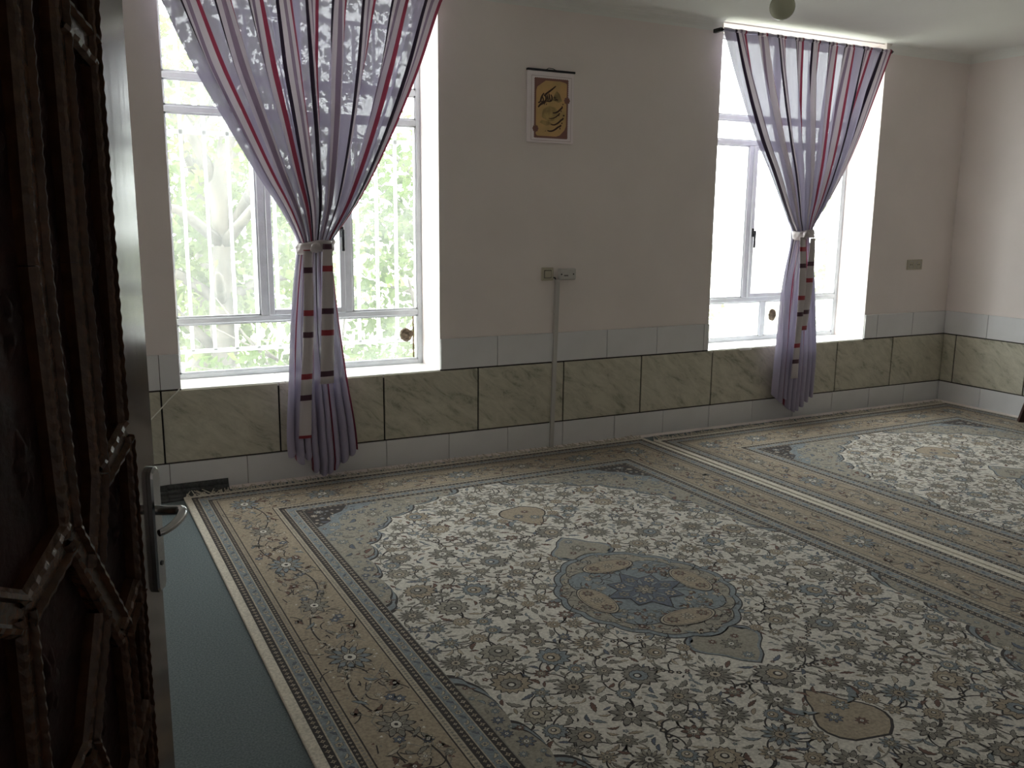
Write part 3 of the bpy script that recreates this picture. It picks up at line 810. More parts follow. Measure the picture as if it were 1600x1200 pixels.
    def scatter(tries, rr, fn, pad=.92):
        for _ in range(tries):
            a, b = rnd.uniform(0, FA), rnd.uniform(0, FB); r_ = rnd.uniform(*rr)
            if rnd.random() < .04: a = 0.0
            if free(a, b, r_, pad): placed.append((a, b, r_)); fn((a, b), r_)
    big = []
    def f_big(c, r_):
        big.append((c, r_))
        if rnd.random() < .5: rosette(P, c, r_ * 1.0, rnd.choice([9, 11, 12, 14]), rnd.uniform(0, 6), rnd.choice([OL, OL, TN, OL, DB, OL, DB, BG]), rnd.choice([KH, CR, TN]), lv=2)
        else: palmette(P, c, r_ * 1.05, rnd.uniform(0, 6.28), rnd.choice([OL, BG, DB, OL, OL, DB, TN]), rnd.choice([KH, BG, TN, OL]), lv=2)
    scatter(900, (.050, .070), f_big, 1.25)
    def f_mid(c, r_):
        big.append((c, r_)); q = rnd.random()
        if q < .5: rosette(P, c, r_, rnd.choice([7, 8, 9]), rnd.uniform(0, 6), rnd.choice([OL, DB, TN, OL, OL, BG, OL, RS, SL]), rnd.choice([CR, KH]), lv=2)
        elif q < .68: beads(P, c, rnd.choice([3, 4, 5]), r_ * .38, rnd.uniform(0, 3.14))
        else: palmette(P, c, r_, rnd.uniform(0, 6.28), rnd.choice([OL, BG, TN, OL]), rnd.choice([KH, TN]), lv=2)
    scatter(3000, (.028, .042), f_mid, 1.02)
    # vines
    for i, (c, r_) in enumerate(big):
        near = sorted(big, key=lambda o: (o[0][0] - c[0]) ** 2 + (o[0][1] - c[1]) ** 2)[1:4]
        for (d, s) in near:
            if rnd.random() < .92:
                ok = all(not in_med(*p_) and not in_span(*p_) for p_ in arc(c, d, .3, 4))
                if ok: stroke(P, arc(c, d, rnd.choice([-1, 1]) * rnd.uniform(.25, .6), 9), .0056, rnd.choice([DK, DK, OL]), 0)
    def f_leaf(c, r_):
        leaf(P, c, r_ * 2.5, r_ * rnd.uniform(.38, .6), rnd.uniform(0, 6.28), rnd.uniform(-.22, .22), rnd.choice([OL, OL, BG, TN, RS, OL, SL, KH]), lv=1)
    scatter(9000, (.014, .026), f_leaf, .86)
    def f_small(c, r_):
        if rnd.random() < .55: rosette(P, c, r_ * 1.15, 5, rnd.uniform(0, 6), rnd.choice([OL, BG, RS, TN]), CR, lv=1)
        else: leaf(P, c, r_ * 3.0, r_ * .55, rnd.uniform(0, 6.28), rnd.uniform(-.25, .25), rnd.choice([OL, DK, BG]), lv=1, n=5)
    scatter(9000, (.007, .011), f_small, 1.0)
    P.build('floral_pattern', root, kind='stuff')
    # ---- centre medallion with pendants and small cartouches
    M_ = Pat(); A = M_.add
    full = lambda k: [(medallion_r(2 * math.pi * i / 160) * k * math.cos(2 * math.pi * i / 160), medallion_r(2 * math.pi * i / 160) * k * math.sin(2 * math.pi * i / 160)) for i in range(160)]
    A(full(1.0), Z0 + 2 * DZ, DK); A(full(.985), Z0 + 3 * DZ, BG); A(full(.93), Z0 + 4 * DZ, DK); A(full(.918), Z0 + 5 * DZ, DB)
    for k in range(16):
        t = 2 * math.pi * (k + .5) / 16; rr = medallion_r(t) * 1.02
        leaf(M_, (rr * math.cos(t), rr * math.sin(t)), .085, .022, t, 0, BG, lv=.5, ser=0, add=A)
    for sg in (1, -1):
        OG = [(0, .05), (.08, .10), (.18, .14), (.30, .158), (.42, .155), (.54, .13), (.63, .098), (.70, .078), (.78, .066), (.86, .050), (.93, .026), (1, 0)]
        pen = [(w_, .36 + .29 * t_) for t_, w_ in OG]
        pen = pen + [(-x, y) for x, y in pen[::-1][1:-1]]
        for k, mt, lv in ((1.0, DK, 0), (.95, BG, 1), (.86, DB, 2)):
            cy = .505; A(ccw([(x * k, sg * (cy + (y - cy) * k)) for x, y in pen]), Z0 + (lv) * DZ, mt)
        crt = [(w_ * .78, 1.13 - .30 * t_) for t_, w_ in OG]
        crt = crt + [(-x, y) for x, y in crt[::-1][1:-1]]
        for k, mt, lv in ((1.0, DK, 0), (.93, TN, 1)):
            cy = .995; A(ccw([(x * k, sg * (cy + (y - cy) * k)) for x, y in crt]), Z0 + lv * DZ, mt)
        for x, y, rr, mt in ((0, .50, .040, OL), (0, .585, .024, BG), (.05, .46, .018, RS), (-.05, .46, .018, RS), (.03, .95, .030, BG), (-.04, .99, .030, SL), (.02, 1.04, .022, RS), (0, .91, .014, KH)):
            rosette(M_, (x, sg * y), rr, 8, .3, mt, CR, lv=3, add=A)
        for xx in (1, -1):
            leaf(M_, (xx * .10, sg * .90), .14, .020, xx * sg * -.9 + (math.pi if xx < 0 else 0), .2 * xx * sg, BG, lv=1, add=A)
    ring = [(.285 * math.cos(t) * (1 + .16 * math.cos(4 * t + math.pi)), .30 * math.sin(t) * (1 + .16 * math.cos(4 * t + math.pi))) for t in [2 * math.pi * i / 96 for i in range(96)]]
    A([(x * .93, y * .93) for x, y in ring], Z0 + 6 * DZ, DK); A([(x * .915, y * .915) for x, y in ring], Z0 + 7 * DZ, BG)
    for k in range(4):                       # tan cartouches
        t = math.pi / 2 * k; rr = .225 if k % 2 == 0 else .265
        c = (rr * math.cos(t), rr * math.sin(t))
        for s_, mt, lv in ((1.0, DK, 15), (.95, KH, 16), (.88, DK, 17), (.85, TN, 18)):
            A(polar(c, lambda q: .060 * s_, 28, t, 1.0, 2.05), Z0 + lv * DZ, mt)
        for j in (-1, 0, 1):
            cc = (c[0] - math.sin(t) * j * .068, c[1] + math.cos(t) * j * .068)
            rosette(M_, cc, .030 if j == 0 else .026, 7, .2, KH if j == 0 else RS, TN, lv=19, add=A)
    star = [((.165 if i % 2 == 0 else .118) * (1.12 if i % 4 == 0 else .95) * math.cos(2 * math.pi * i / 16), (.165 if i % 2 == 0 else .118) * (1.12 if i % 4 == 0 else .95) * math.sin(2 * math.pi * i / 16)) for i in range(16)]
    A(star, Z0 + 15 * DZ, DK); A([(x * .95, y * .95) for x, y in star], Z0 + 16 * DZ, SL)
    rosette(M_, (0, 0), .050, 8, 0, OL, KH, lv=17, add=A)
    for k in range(8):
        t = math.pi / 4 * k
        rosette(M_, (.100 * math.cos(t), .100 * math.sin(t)), .026, 6, t, KH if k % 2 else OL, SL, lv=17, add=A)
        leaf(M_, (.075 * math.cos(t + .39), .075 * math.sin(t + .39)), .06, .012, t + .39, .1, BG, lv=17, add=A)
    for _ in range(460):
        t = rnd.uniform(0, 6.28); k = rnd.uniform(.46, .92); c = (medallion_r(t) * k * math.cos(t), medallion_r(t) * k * math.sin(t))
        q = rnd.random()
        if q < .35: leaf(M_, c, rnd.uniform(.025, .045), .008, rnd.uniform(0, 6), rnd.uniform(-.2, .2), rnd.choice([OL, BG, RS, KH]), lv=8.5, n=5, add=A)
        elif q < .6: rosette(M_, c, rnd.uniform(.012, .02), 6, 0, rnd.choice([OL, RS, KH]), CR, lv=8.5, add=A)
        else: stroke(M_, arc(c, (c[0] + rnd.uniform(-.05, .05), c[1] + rnd.uniform(-.05, .05)), rnd.uniform(-.6, .6), 5), .004, DK, 8.2, add=A)
    M_.build('medallion', root)
    # ---- corner spandrels, one object each
    sp = [(.84, 0), (.80, .07), (.70, .075), (.64, .13), (.53, .15), (.47, .24), (.36, .27), (.32, .36), (.24, .42), (.225, .52), (.15, .58), (.15, .70), (.085, .76), (.095, .90), (.05, .97), (.07, 1.10), (.04, 1.22), (0, 1.28)]
    sm = []
    for i in range(len(sp) - 1):
        (x0, y0), (x1, y1) = sp[i], sp[i + 1]
        for k in range(5):
            t = k / 5; bul = .012 * math.sin(math.pi * t); L_ = math.hypot(x1 - x0, y1 - y0)
            sm.append((x0 + (x1 - x0) * t + bul * (y1 - y0) / L_, y0 + (y1 - y0) * t - bul * (x1 - x0) / L_))
    sm.append(sp[-1])
    orn = []
    for _ in range(5000):
        p, q_ = rnd.uniform(.01, .8), rnd.uniform(.01, 1.2)
        if q_ < spandrel_q(p) - .02:
            r_ = rnd.choice([.045, .03, .022, .016, .012])
            if p - r_ > 0 and q_ - r_ > 0 and q_ + r_ < spandrel_q(min(.84, p + r_ * .6)) + .01 and all((p - x) ** 2 + (q_ - y) ** 2 > ((r_ + s) * .92) ** 2 for x, y, s, *_r in orn):
                orn.append((p, q_, r_, rnd.random(), rnd.uniform(0, 6), rnd.choice([OL, BG, RS, KH, BG, SL])))
    for sa in (1, -1):
        for sb in (1, -1):
            S_ = Pat()
            T = lambda pt: (sa * (FA - pt[0]), sb * (FB - pt[1]))
            def ad(pts, z, mt): S_.add(ccw(pts), z, mt)
            edge = [(x, y) for x, y in sm]
            for k, mt, lv in ((1.0, DK, 0), (.982, BG, 1), (.955, DK, 2), (.942, DB, 3)):
                ad([T((0, 0))] + [T((x * k, y * k)) for x, y in edge], Z0 + lv * DZ, mt)
            ad([T((0, 0)), T((.22, 0)), T((.17, .08)), T((.10, .12)), T((.08, .20)), T((0, .26))], Z0 + 4 * DZ, DK)
            ad([T((0, 0)), T((.36, 0)), T((.30, .07)), T((.19, .10)), T((.13, .17)), T((.10, .30)), T((0, .40))], Z0 + 3.5 * DZ, BG)
            for (p, q_, r_, c_, ro, mt) in orn:
                if c_ < .55: rosette(S_, T((p, q_)), r_, 8, ro, mt, CR, lv=5, add=ad)
                else: leaf(S_, T((p, q_)), r_ * 2.2, r_ * .5, ro, .15, mt, lv=5, add=ad)
            S_.build('spandrel', root)
    # ---- fringe at the wall end: curled cotton tassels
    Fm = MB(); rn = random.Random(5); n = 330
    for i in range(n):
        x = -RA + .01 + (2 * RA - .02) * (i + rn.uniform(-.3, .3)) / n
        y = RB - .004; pts = []; L = rn.uniform(.035, .065); dx = rn.uniform(-.7, .7); lift = rn.uniform(.03, .35); cu = rn.uniform(-.5, .5)
        for k in range(5):
            t = k / 4
            pts.append((x + dx * L * t + cu * L * .5 * t * t, y + min(L * t * (1 - .25 * lift * t), .066), .006 + L * lift * t * t + .004 * math.sin(t * 3)))
        Fm.tube(pts, [.0032, .0034, .0034, .0030, .0022], 4)
    o = Fm.build('fringe', 'selvage', root); o['kind'] = 'stuff'
    return root

rug = tag(empty('persian_rug', (1.565, -2.115, 0.0), math.radians(0.9)), 'ivory floral carpet with full centre medallion, nearer the door, edged by bare floor', 'rug', 'ivory floral carpets')
build_rug(rug)
rug2 = rug.copy(); COL.objects.link(rug2)
rug2.location = (4.507, -2.165, 0.0); rug2.rotation_euler = (0, 0, math.radians(0.7)); rug2.name = 'persian_rug'
rug2['label'] = 'ivory floral carpet laid along the far side wall, beyond the cream seam'
for ch in list(rug.children):
    c = ch.copy(); COL.objects.link(c); c.parent = rug2

# ------------------------------------------------------------------ framed calligraphy print
PX0, PX1, PZ0, PZ1 = 2.113, 2.430, 1.904, 2.314
pic = tag(empty('wall_picture', (PX0, -.004, PZ0)), 'framed gold calligraphy print with white mount on the wall between the windows', 'picture')
W_, H_ = PX1 - PX0, PZ1 - PZ0
plain('print_white', (0.86, 0.78, 0.80), 0.5); plain('print_gold', (0.66, 0.40, 0.17), 0.6, noise=.35, nscale=9, col2=(0.50, 0.34, 0.14))
plain('print_brown', (0.24, 0.11, 0.09), 0.6); plain('print_ink', (0.05, 0.02, 0.012), 0.6); plain('print_green', (0.52, 0.36, 0.14), 0.6, noise=.5, nscale=18)
plain('print_line', (0.30, 0.18, 0.19), 0.6)
m = MB(); m.bbox(0, W_, -.014, 0, 0, H_, b=.003); m.build('board', 'print_white', pic)
m = MB(); m.bbox(-.004, W_ + .004, -.020, .001, H_ - .002, H_ + .010, b=.002); m.build('top_strip', 'steel_dark', pic)
m = MB()
m.tube([(W_ * .40, -.006, H_ + .010), (W_ * .46, -.004, H_ + .020), (W_ * .55, -.004, H_ + .018), (W_ * .62, -.006, H_ + .009)], .0022, 6); m.build('hanging_loop', 'steel_dark', pic)
def flat(polys, y, name, mat):
    mb = MB()
    for p in polys: mb.poly([(a * W_, y, b * H_) for a, b in p])
    o = mb.build(name, mat, pic)
    if name == 'green_wash': o['kind'] = 'stuff'
def stroke2(pts, w, taper=True):
    out = []; n = len(pts)
    # refine
    ref = []
    for i in range(n - 1):
        p0, p1, p2, p3 = pts[max(i - 1, 0)], pts[i], pts[i + 1], pts[min(i + 2, n - 1)]
        for k in range(4):
            t = k / 4
            ref.append(tuple(.5 * ((2 * p1[d]) + (-p0[d] + p2[d]) * t + (2 * p0[d] - 5 * p1[d] + 4 * p2[d] - p3[d]) * t * t + (-p0[d] + 3 * p1[d] - 3 * p2[d] + p3[d]) * t**3) for d in (0, 1)))
    ref.append(pts[-1]); N = len(ref)
    hw = [w / 2 * ((.55 + .6 * math.sin(math.pi * (i + .6) / N)) if N > 5 else 1) for i in range(N)]
    for i in range(N - 1):
        (a, b), (c, d) = ref[i], ref[i + 1]; dx, dy = (c - a) * W_, (d - b) * H_; l = math.hypot(dx, dy) or 1e-6; nx, ny = -dy / l, dx / l
        out.append([(a - nx * hw[i], b - ny * hw[i] * W_ / H_), (c - nx * hw[i + 1], d - ny * hw[i + 1] * W_ / H_), (c + nx * hw[i + 1], d + ny * hw[i + 1] * W_ / H_), (a + nx * hw[i], b + ny * hw[i] * W_ / H_)])
    return out
ln = []
for (a, b, c, d) in ((.08, .03, .94, .034), (.08, .928, .94, .932), (.08, .03, .085, .932), (.935, .03, .94, .932)): ln.append([(a, b), (c, b), (c, d), (a, d)])
flat(ln, -.0143, 'border_line', 'print_line')
# zigzag stamped edge
zz = []; nx_, nz_ = 17, 30
x0, x1, z0, z1 = .150, .862, .072, .897
pts = []
for i in range(nx_ * 2): pts.append((x0 + (x1 - x0) * i / (nx_ * 2), z0 - (.012 if i % 2 else 0)))
for i in range(nz_ * 2): pts.append((x1 + (.016 if i % 2 else 0), z0 + (z1 - z0) * i / (nz_ * 2)))
for i in range(nx_ * 2): pts.append((x1 - (x1 - x0) * i / (nx_ * 2), z1 + (.012 if i % 2 else 0)))
for i in range(nz_ * 2): pts.append((x0 - (.016 if i % 2 else 0), z1 - (z1 - z0) * i / (nz_ * 2)))
flat([pts], -.0144, 'zigzag_border', 'print_brown')
flat([[(.30, .094), (.62, .094), (.70, .115), (.80, .19), (.832, .25), (.838, .84), (.80, .858), (.70, .872), (.38, .870), (.30, .83), (.20, .775), (.178, .72), (.178, .12), (.21, .096)]], -.0147, 'gold_ground', 'print_gold')
flat([[(.30, .36), (.45, .30), (.62, .33), (.66, .42), (.60, .50), (.45, .52), (.33, .47)], [(.26, .28), (.40, .24), (.55, .27), (.45, .30), (.30, .32)], [(.53, .60), (.58, .70), (.62, .735), (.68, .70), (.74, .60), (.66, .575), (.60, .59)]], -.0149, 'green_wash', 'print_green')
seal = []
for cx, cz in ((.845, .61), (.172, .195)):
    seal.append([(cx + .062 * (1 + .10 * math.cos(8 * t)) * math.cos(t), cz + .062 * W_ / H_ * (1 + .1 * math.cos(8 * t)) * math.sin(t)) for t in [2 * math.pi * i / 32 for i in range(32)]])
for q_ in seal: flat([q_], -.0150, 'rosette_seal', 'print_brown')
INK = [([(0.597, 0.803), (0.523, 0.758), (0.448, 0.716), (0.365, 0.673), (0.349, 0.651)], 0.0205), ([(0.347, 0.692), (0.31, 0.66), (0.283, 0.609), (0.267, 0.57), (0.223, 0.555)], 0.0222), ([(0.365, 0.673), (0.392, 0.631), (0.385, 0.587), (0.327, 0.557), (0.269, 0.532), (0.225, 0.492)], 0.0291), ([(0.31, 0.649), (0.334, 0.601), (0.318, 0.573)], 0.0171), ([(0.407, 0.681), (0.426, 0.633), (0.436, 0.595), (0.403, 0.577)], 0.0188), ([(0.449, 0.694), (0.463, 0.64), (0.479, 0.592)], 0.0188), ([(0.489, 0.68), (0.514, 0.654), (0.516, 0.61), (0.479, 0.587), (0.428, 0.581)], 0.0205), ([(0.353, 0.544), (0.367, 0.54)], 0.0205), ([(0.392, 0.544), (0.406, 0.54)], 0.0205), ([(0.331, 0.691), (0.339, 0.687)], 0.0205), ([(0.267, 0.581), (0.318, 0.571), (0.385, 0.587)], 0.0171), ([(0.554, 0.648), (0.58, 0.636), (0.606, 0.642)], 0.0137), ([(0.573, 0.608), (0.607, 0.615), (0.65, 0.61)], 0.0137), ([(0.57, 0.662), (0.582, 0.659)], 0.0137), ([(0.538, 0.427), (0.59, 0.429), (0.642, 0.445), (0.693, 0.475), (0.726, 0.499), (0.752, 0.517), (0.728, 0.525)], 0.0205), ([(0.711, 0.459), (0.729, 0.455)], 0.0188), ([(0.749, 0.557), (0.767, 0.553)], 0.0171), ([(0.455, 0.345), (0.525, 0.347), (0.594, 0.366), (0.645, 0.394), (0.67, 0.407), (0.692, 0.427), (0.661, 0.417)], 0.0137), ([(0.653, 0.4), (0.68, 0.392)], 0.0137), ([(0.497, 0.264), (0.564, 0.258), (0.624, 0.274), (0.684, 0.305), (0.727, 0.335), (0.762, 0.346), (0.766, 0.365), (0.739, 0.336)], 0.0205), ([(0.729, 0.292), (0.751, 0.285)], 0.0188), ([(0.759, 0.396), (0.794, 0.401)], 0.0188), ([(0.428, 0.176), (0.472, 0.166), (0.542, 0.174), (0.611, 0.203), (0.671, 0.236), (0.714, 0.244), (0.719, 0.264), (0.691, 0.245)], 0.0205), ([(0.689, 0.214), (0.711, 0.207)], 0.0171), ([(0.38, 0.167), (0.39, 0.163)], 0.012)]
for i, (p, w) in enumerate(INK): flat(stroke2(p, w * 1.45), -.0152 - .00002 * i, 'ink_stroke', 'print_ink')

# ------------------------------------------------------------------ switch, junction box, conduit, outlets
sw = tag(empty('light_switch', (2.272, 0, 1.119)), 'ivory square rocker light switch beside the conduit', 'switch')
m = MB(); m.bbox(-.042, .042, -.012, 0, -.040, .040, b=.004); m.build('plate', 'ivory_plastic', sw)
m = MB(); m.bbox(-.022, .022, -.019, -.010, -.022, .022, b=.004); m.build('rocker', 'ivory_plastic', sw)
m = MB(); m.box(-.025, .025, -.0125, -.0118, -.025, .025); m.build('rocker_gap', 'grout_dark', sw)
jb = tag(empty('junction_box', (2.405, 0, 1.117)), 'grey surface junction box at the top of the conduit', 'junction box')
m = MB(); m.bbox(-.060, .060, -.032, 0, -.035, .035, b=.006); m.build('cover', 'grey_plastic', jb)
for x in (-.046, .040):
    m = MB(); m.lathe([(0, -.0335), (.005, -.0335), (.005, -.031)], (x, 0, 0), 10, axis='y'); m.build('screw', 'black_plastic', jb)
m = MB(); m.box(-.028, .002, -.0325, -.0315, -.012, -.004); m.build('vent_slot', 'grout_grey', jb)
cd = tag(empty('cable_conduit', (2.31, 0, .0)), 'narrow grey plastic conduit running down the wall to the rug', 'conduit')
m = MB()
def lean(z): return .030 - .0 if z > 1.1 else .004 + .025 * z / 1.08
for z0, z1 in ((.012, .56), (.56, 1.085)):
    xa, xb = lean(z0), lean(z1); w = .013; y = -.026
    for s in (-1,):
        m.quad((xa - w, y, z0), (xa + w, y, z0), (xb + w, y, z1), (xb - w, y, z1))
        m.quad((xa - w, 0, z0), (xa - w, y, z0), (xb - w, y, z1), (xb - w, 0, z1)); m.quad((xa + w, y, z0), (xa + w, 0, z0), (xb + w, 0, z1), (xb + w, y, z1))
m.quad((lean(1.085) - .013, -.026, 1.085), (lean(1.085) + .013, -.026, 1.085), (lean(1.085) + .013, 0, 1.085), (lean(1.085) - .013, 0, 1.085))
m.build('duct', 'grey_plastic', cd)
m = MB(); m.tube([(.018, -.012, 1.086), (.014, -.012, 1.094), (.004, -.011, 1.097)], .005, 6); m.build('cable_entry', 'black_plastic', cd)
ot = tag(empty('double_outlet', (5.575, 0, 1.128)), 'ivory double wall socket near the room corner', 'outlet')
m = MB(); m.bbox(-.086, .086, -.010, 0, -.040, .040, b=.004); m.build('plate', 'ivory_plastic', ot)
for s in (-1, 1):
    m = MB(); m.lathe([(.028, -.0135), (.030, -.0135), (.031, -.009)], (s * .042, 0, 0), 24, axis='y'); m.lathe([(.028, -.0135), (.026, -.006), (0, -.006)], (s * .042, 0, 0), 24, axis='y')
    k = m.build('socket', 'grey_plastic', ot, smooth=True)
    for dx in (-.009, .009):
        h = MB(); h.lathe([(0, -.0112), (.0038, -.0112), (.0038, -.009)], (s * .042 + dx, 0, 0), 8, axis='y'); h.build('pin_hole', 'black_plastic', k)

# ------------------------------------------------------------------ hanging cable at the window jamb
m = MB()
path = [(.135, .27, 1.15), (.128, .262, 1.05), (.124, .258, .90), (.121, .25, .74), (.116, .235, .62), (.112, .16, .574), (.104, .05, .571), (.094, -.006, .571), (.083, -.018, .560), (.055, -.024, .535), (.01, -.026, .49), (-.047, -.026, .43), (-.12, -.026, .36), (-.24, -.03, .24), (-.34, -.04, .10), (-.38, -.05, .03)]
sm = []
for i in range(len(path) - 1):
    p0, p1, p2, p3 = [Vector(path[max(0, min(len(path) - 1, i + k))]) for k in (-1, 0, 1, 2)]
    for k in range(5):
        t = k / 5; sm.append(.5 * ((2 * p1) + (p2 - p0) * t + (2 * p0 - 5 * p1 + 4 * p2 - p3) * t * t + (-p0 + 3 * p1 - 3 * p2 + p3) * t**3))
sm.append(Vector(path[-1]))
m.tube(sm, .0032, 6)
tag(m.build('aerial_cable', 'white_cable', smooth=True), 'thin white cable hanging from window and across marble tile', 'cable')

# ------------------------------------------------------------------ hanging light bulb
def glass_bulb():
    mm, nt, out = new_mat('frosted_bulb')
    b = nt.nodes.new('ShaderNodeBsdfPrincipled'); b.inputs['Base Color'].default_value = (0.75, 0.76, 0.62, 1); b.inputs['Roughness'].default_value = 0.12
    b.inputs['Subsurface Weight'].default_value = 0.0; b.inputs['Coat Weight'].default_value = .5
    t = nt.nodes.new('ShaderNodeBsdfTranslucent'); t.inputs[0].default_value = (0.6, 0.62, 0.5, 1)
    mx = nt.nodes.new('ShaderNodeMixShader'); mx.inputs[0].default_value = .35
    nt.links.new(b.outputs[0], mx.inputs[1]); nt.links.new(t.outputs[0], mx.inputs[2]); nt.links.new(mx.outputs[0], out.inputs[0]); MATS['bulb'] = mm
glass_bulb()
bx, by, bz = 1.716, -2.517, 2.084
bl = tag(empty('light_bulb', (bx, by, bz)), 'unlit round light bulb hanging on a cord from the ceiling', 'light bulb')
m = MB(); R = .040
prof = [(0, 0)] + [(R * math.sin(a), R - R * math.cos(a)) for a in [math.pi * i / 14 for i in range(1, 11)]] + [(.024, .078), (.019, .090), (.0175, .100)]
m.lathe(prof, (0, 0, 0), 32); m.build('globe', 'bulb', bl, smooth=True)
m = MB(); m.lathe([(.0135, .096), (.0135, .112), (.021, .112), (.022, .150), (.014, .165), (.004, .170)], (0, 0, 0), 20); m.build('socket', 'bulb_socket', bl, smooth=True)
m = MB(); m.tube([(0, 0, .165), (.002, 0, .4), (0, 0, ZC - bz)], .003, 6); m.build('cord', 'white_cable', bl)

# ------------------------------------------------------------------ low wooden table at the right edge of view
tb = tag(empty('low_bench', (5.885, -1.315, .013)), 'dark wooden low bench with splayed legs against the tiled side wall', 'bench')
m = MB(); m.bbox(-.095, .085, -.445, .445, .262, .285, b=.004); m.build('seat_board', 'table_wood', tb)
m = MB(); m.bbox(-.075, .075, -.40, .40, .225, .262, b=.003); m.build('apron', 'table_wood', tb)
for sx in (-1, 1):
    for sy in (-1, 1):
        m = MB(); a, b = Vector((sx * .062, sy * .470, .0)), Vector((sx * .055, sy * .405, .262))
        m.tube([a, a.lerp(b, .08), b], [.026, .026, .028], 4); m.build('leg', 'table_wood', tb)
m = MB(); m.lathe([(0, .286), (.030, .286), (.040, .300), (.034, .315), (.015, .324), (0, .325)], (-.080, .420, 0), 20); k = m.build('cloth_bundle', 'orange_cloth', None, smooth=True)
k.location = tb.location; tag(k, 'small orange cloth bundle on the end of the dark low bench', 'cloth bundle')

# ------------------------------------------------------------------ carved wooden door, standing ajar
DA = math.radians(29)
P0 = Vector((-0.2644, -3.0474, 0.0)); 
door = tag(empty('door_1', P0, math.pi / 2 - DA), 'dark varnished carved wooden door standing ajar', kind='structure')
# local: +x runs from hinge to free edge, -y is the face seen, z up
DWD, DH = .88, 2.12
m = MB(); m.box(-DWD, -.001, .012, .040, .012, DH); m.build('leaf_core', 'door_panel', door)
m = MB(); m.bbox(-.110, .004, 0, .0405, .010, DH, b=.003); m.build('stile', 'door_stile', door)
m = MB(); m.bbox(-DWD, -DWD + .115, 0, .0405, .010, DH, b=.003); m.build('stile', 'door_stile', door)
m = MB(); m.bbox(-DWD + .115, -.110, 0, .0405, .010, .20, b=.003); m.build('rail', 'door_stile', door)
m = MB(); m.bbox(-DWD + .115, -.110, 0, .0405, DH - .12, DH, b=.003); m.build('rail', 'door_stile', door)
def bar(pts, w, name='muntin'):
    mb = MB()
    for (s0, z0), (s1, z1) in zip(pts[:-1], pts[1:]):
        d = Vector((s1 - s0, 0, z1 - z0)); L = d.length; d.normalize(); nn = Vector((-d.z, 0, d.x))
        a, b = Vector((s0, 0, z0)), Vector((s1, 0, z1))
        prof = [(-w, .012), (-w, -.004), (-w * .80, -.010), (-w * .58, -.012), (-w * .42, -.004), (w * .42, -.004), (w * .58, -.012), (w * .80, -.010), (w, -.004), (w, .012)]
        base = len(mb.v); ns = max(2, int(L / .012))
        for i in range(ns + 1):
            p = a.lerp(b, i / ns)
            for k, (u, y) in enumerate(prof):
                yy = y - (.0022 * (i % 2) if k in (2, 3, 6, 7) else 0)
                q = p + nn * u; mb.v.append((q.x, yy, q.z))
        n = len(prof)
        for i in range(ns):
            for k in range(n - 1):
                mb.f.append((base + i * n + k, base + i * n + k + 1, base + (i + 1) * n + k + 1, base + (i + 1) * n + k)); mb.m.append(0)
    mb.build(name, 'door_moulding', door)
mid = -.44
def both(pts, w):                         # mirrored about the middle of the door
    bar(pts, w); bar([(2 * mid - s, z) for s, z in pts], w)
both([(-.210, 2.0), (-.215, 1.75), (-.215, 1.38), (-.206, 1.03), (-.240, .885)], .026)
both([(-.110, 1.90), (-.118, 1.70), (-.118, 1.10)], .014)
both([(-.205, 1.750), (-.112, 1.708)], .030)
both([(-.200, 1.025), (-.104, 1.080)], .030)
both([(-.315, 2.0), (-.325, 1.38), (-.305, .965), (-.165, .728), (-.100, .790)], .028)
both([(-.305, .965), (-.44, .893)], .034)
both([(-.162, .728), (-.156, .60), (-.160, .20)], .022)
both([(-.232, .80), (-.275, .681), (-.303, .60), (-.44, .53)], .026)
both([(-.303, .60), (-.23, .40), (-.16, .48), (-.100, .56)], .024)
both([(-.100, 1.07), (-.100, .20)], .012)
bar([(-.44, .893), (-.44, .53)], .026)
# rosette carvings in the panels
for (s, z) in ((-.148, 1.55), (-.148, 1.38), (-.148, 1.22), (-.268, 1.6), (-.268, 1.4), (-.268, 1.2), (-.38, 1.55), (-.38, 1.3), (-.38, 1.1), (-.135, .93), (-.24, .62), (-.37, .75)):
    mb = MB(); n = 40
    pts = [(s + (.022 + .006 * math.cos(6 * t)) * math.cos(t), z + (.05 + .012 * math.cos(6 * t)) * math.sin(t)) for t in [2 * math.pi * i / n for i in range(n)]]
    mb.v = [(x, .0125, y) for x, y in pts] + [(s + (x - s) * .55, .005, z + (y - z) * .55) for x, y in pts] + [(s, .0085, z)]
    for i in range(n):
        j = (i + 1) % n; mb.f.append((i, j, n + j, n + i)); mb.f.append((n + i, n + j, 2 * n)); mb.m += [0, 0]
    mb.build('carved_rosette', 'door_panel', door, smooth=True)
# handle
hp = MB(); n = 10; z0, z1 = .745, .990; xa, xb = -.036, -.001
out = [(xa, z0 + .008), (xa + .006, z0), (xb - .006, z0), (xb, z0 + .008)] + [(xb - (xb - xa) * (.5 - .5 * math.cos(math.pi * i / n)), z1 - .018 + .018 * math.sin(math.pi * i / n)) for i in range(n + 1)]
k = len(out); hp.v = [(x, -.0005, z) for x, z in out] + [(x, -.008, z) for x, z in out] + [(xa + .5 * (xb - xa) + (x - xa - .5 * (xb - xa)) * .8, -.011, z0 + .122 + (z - z0 - .122) * .97) for x, z in out]
for r0 in (0, k):
    for i in range(k):
        j = (i + 1) % k; hp.f.append((r0 + i, r0 + j, r0 + k + j, r0 + k + i)); hp.m.append(0)
hp.f.append(tuple(range(2 * k, 3 * k))); hp.m.append(0)
plate = hp.build('handle_plate', 'chrome', door)
lv = MB(); hx, hz = -.018, .905
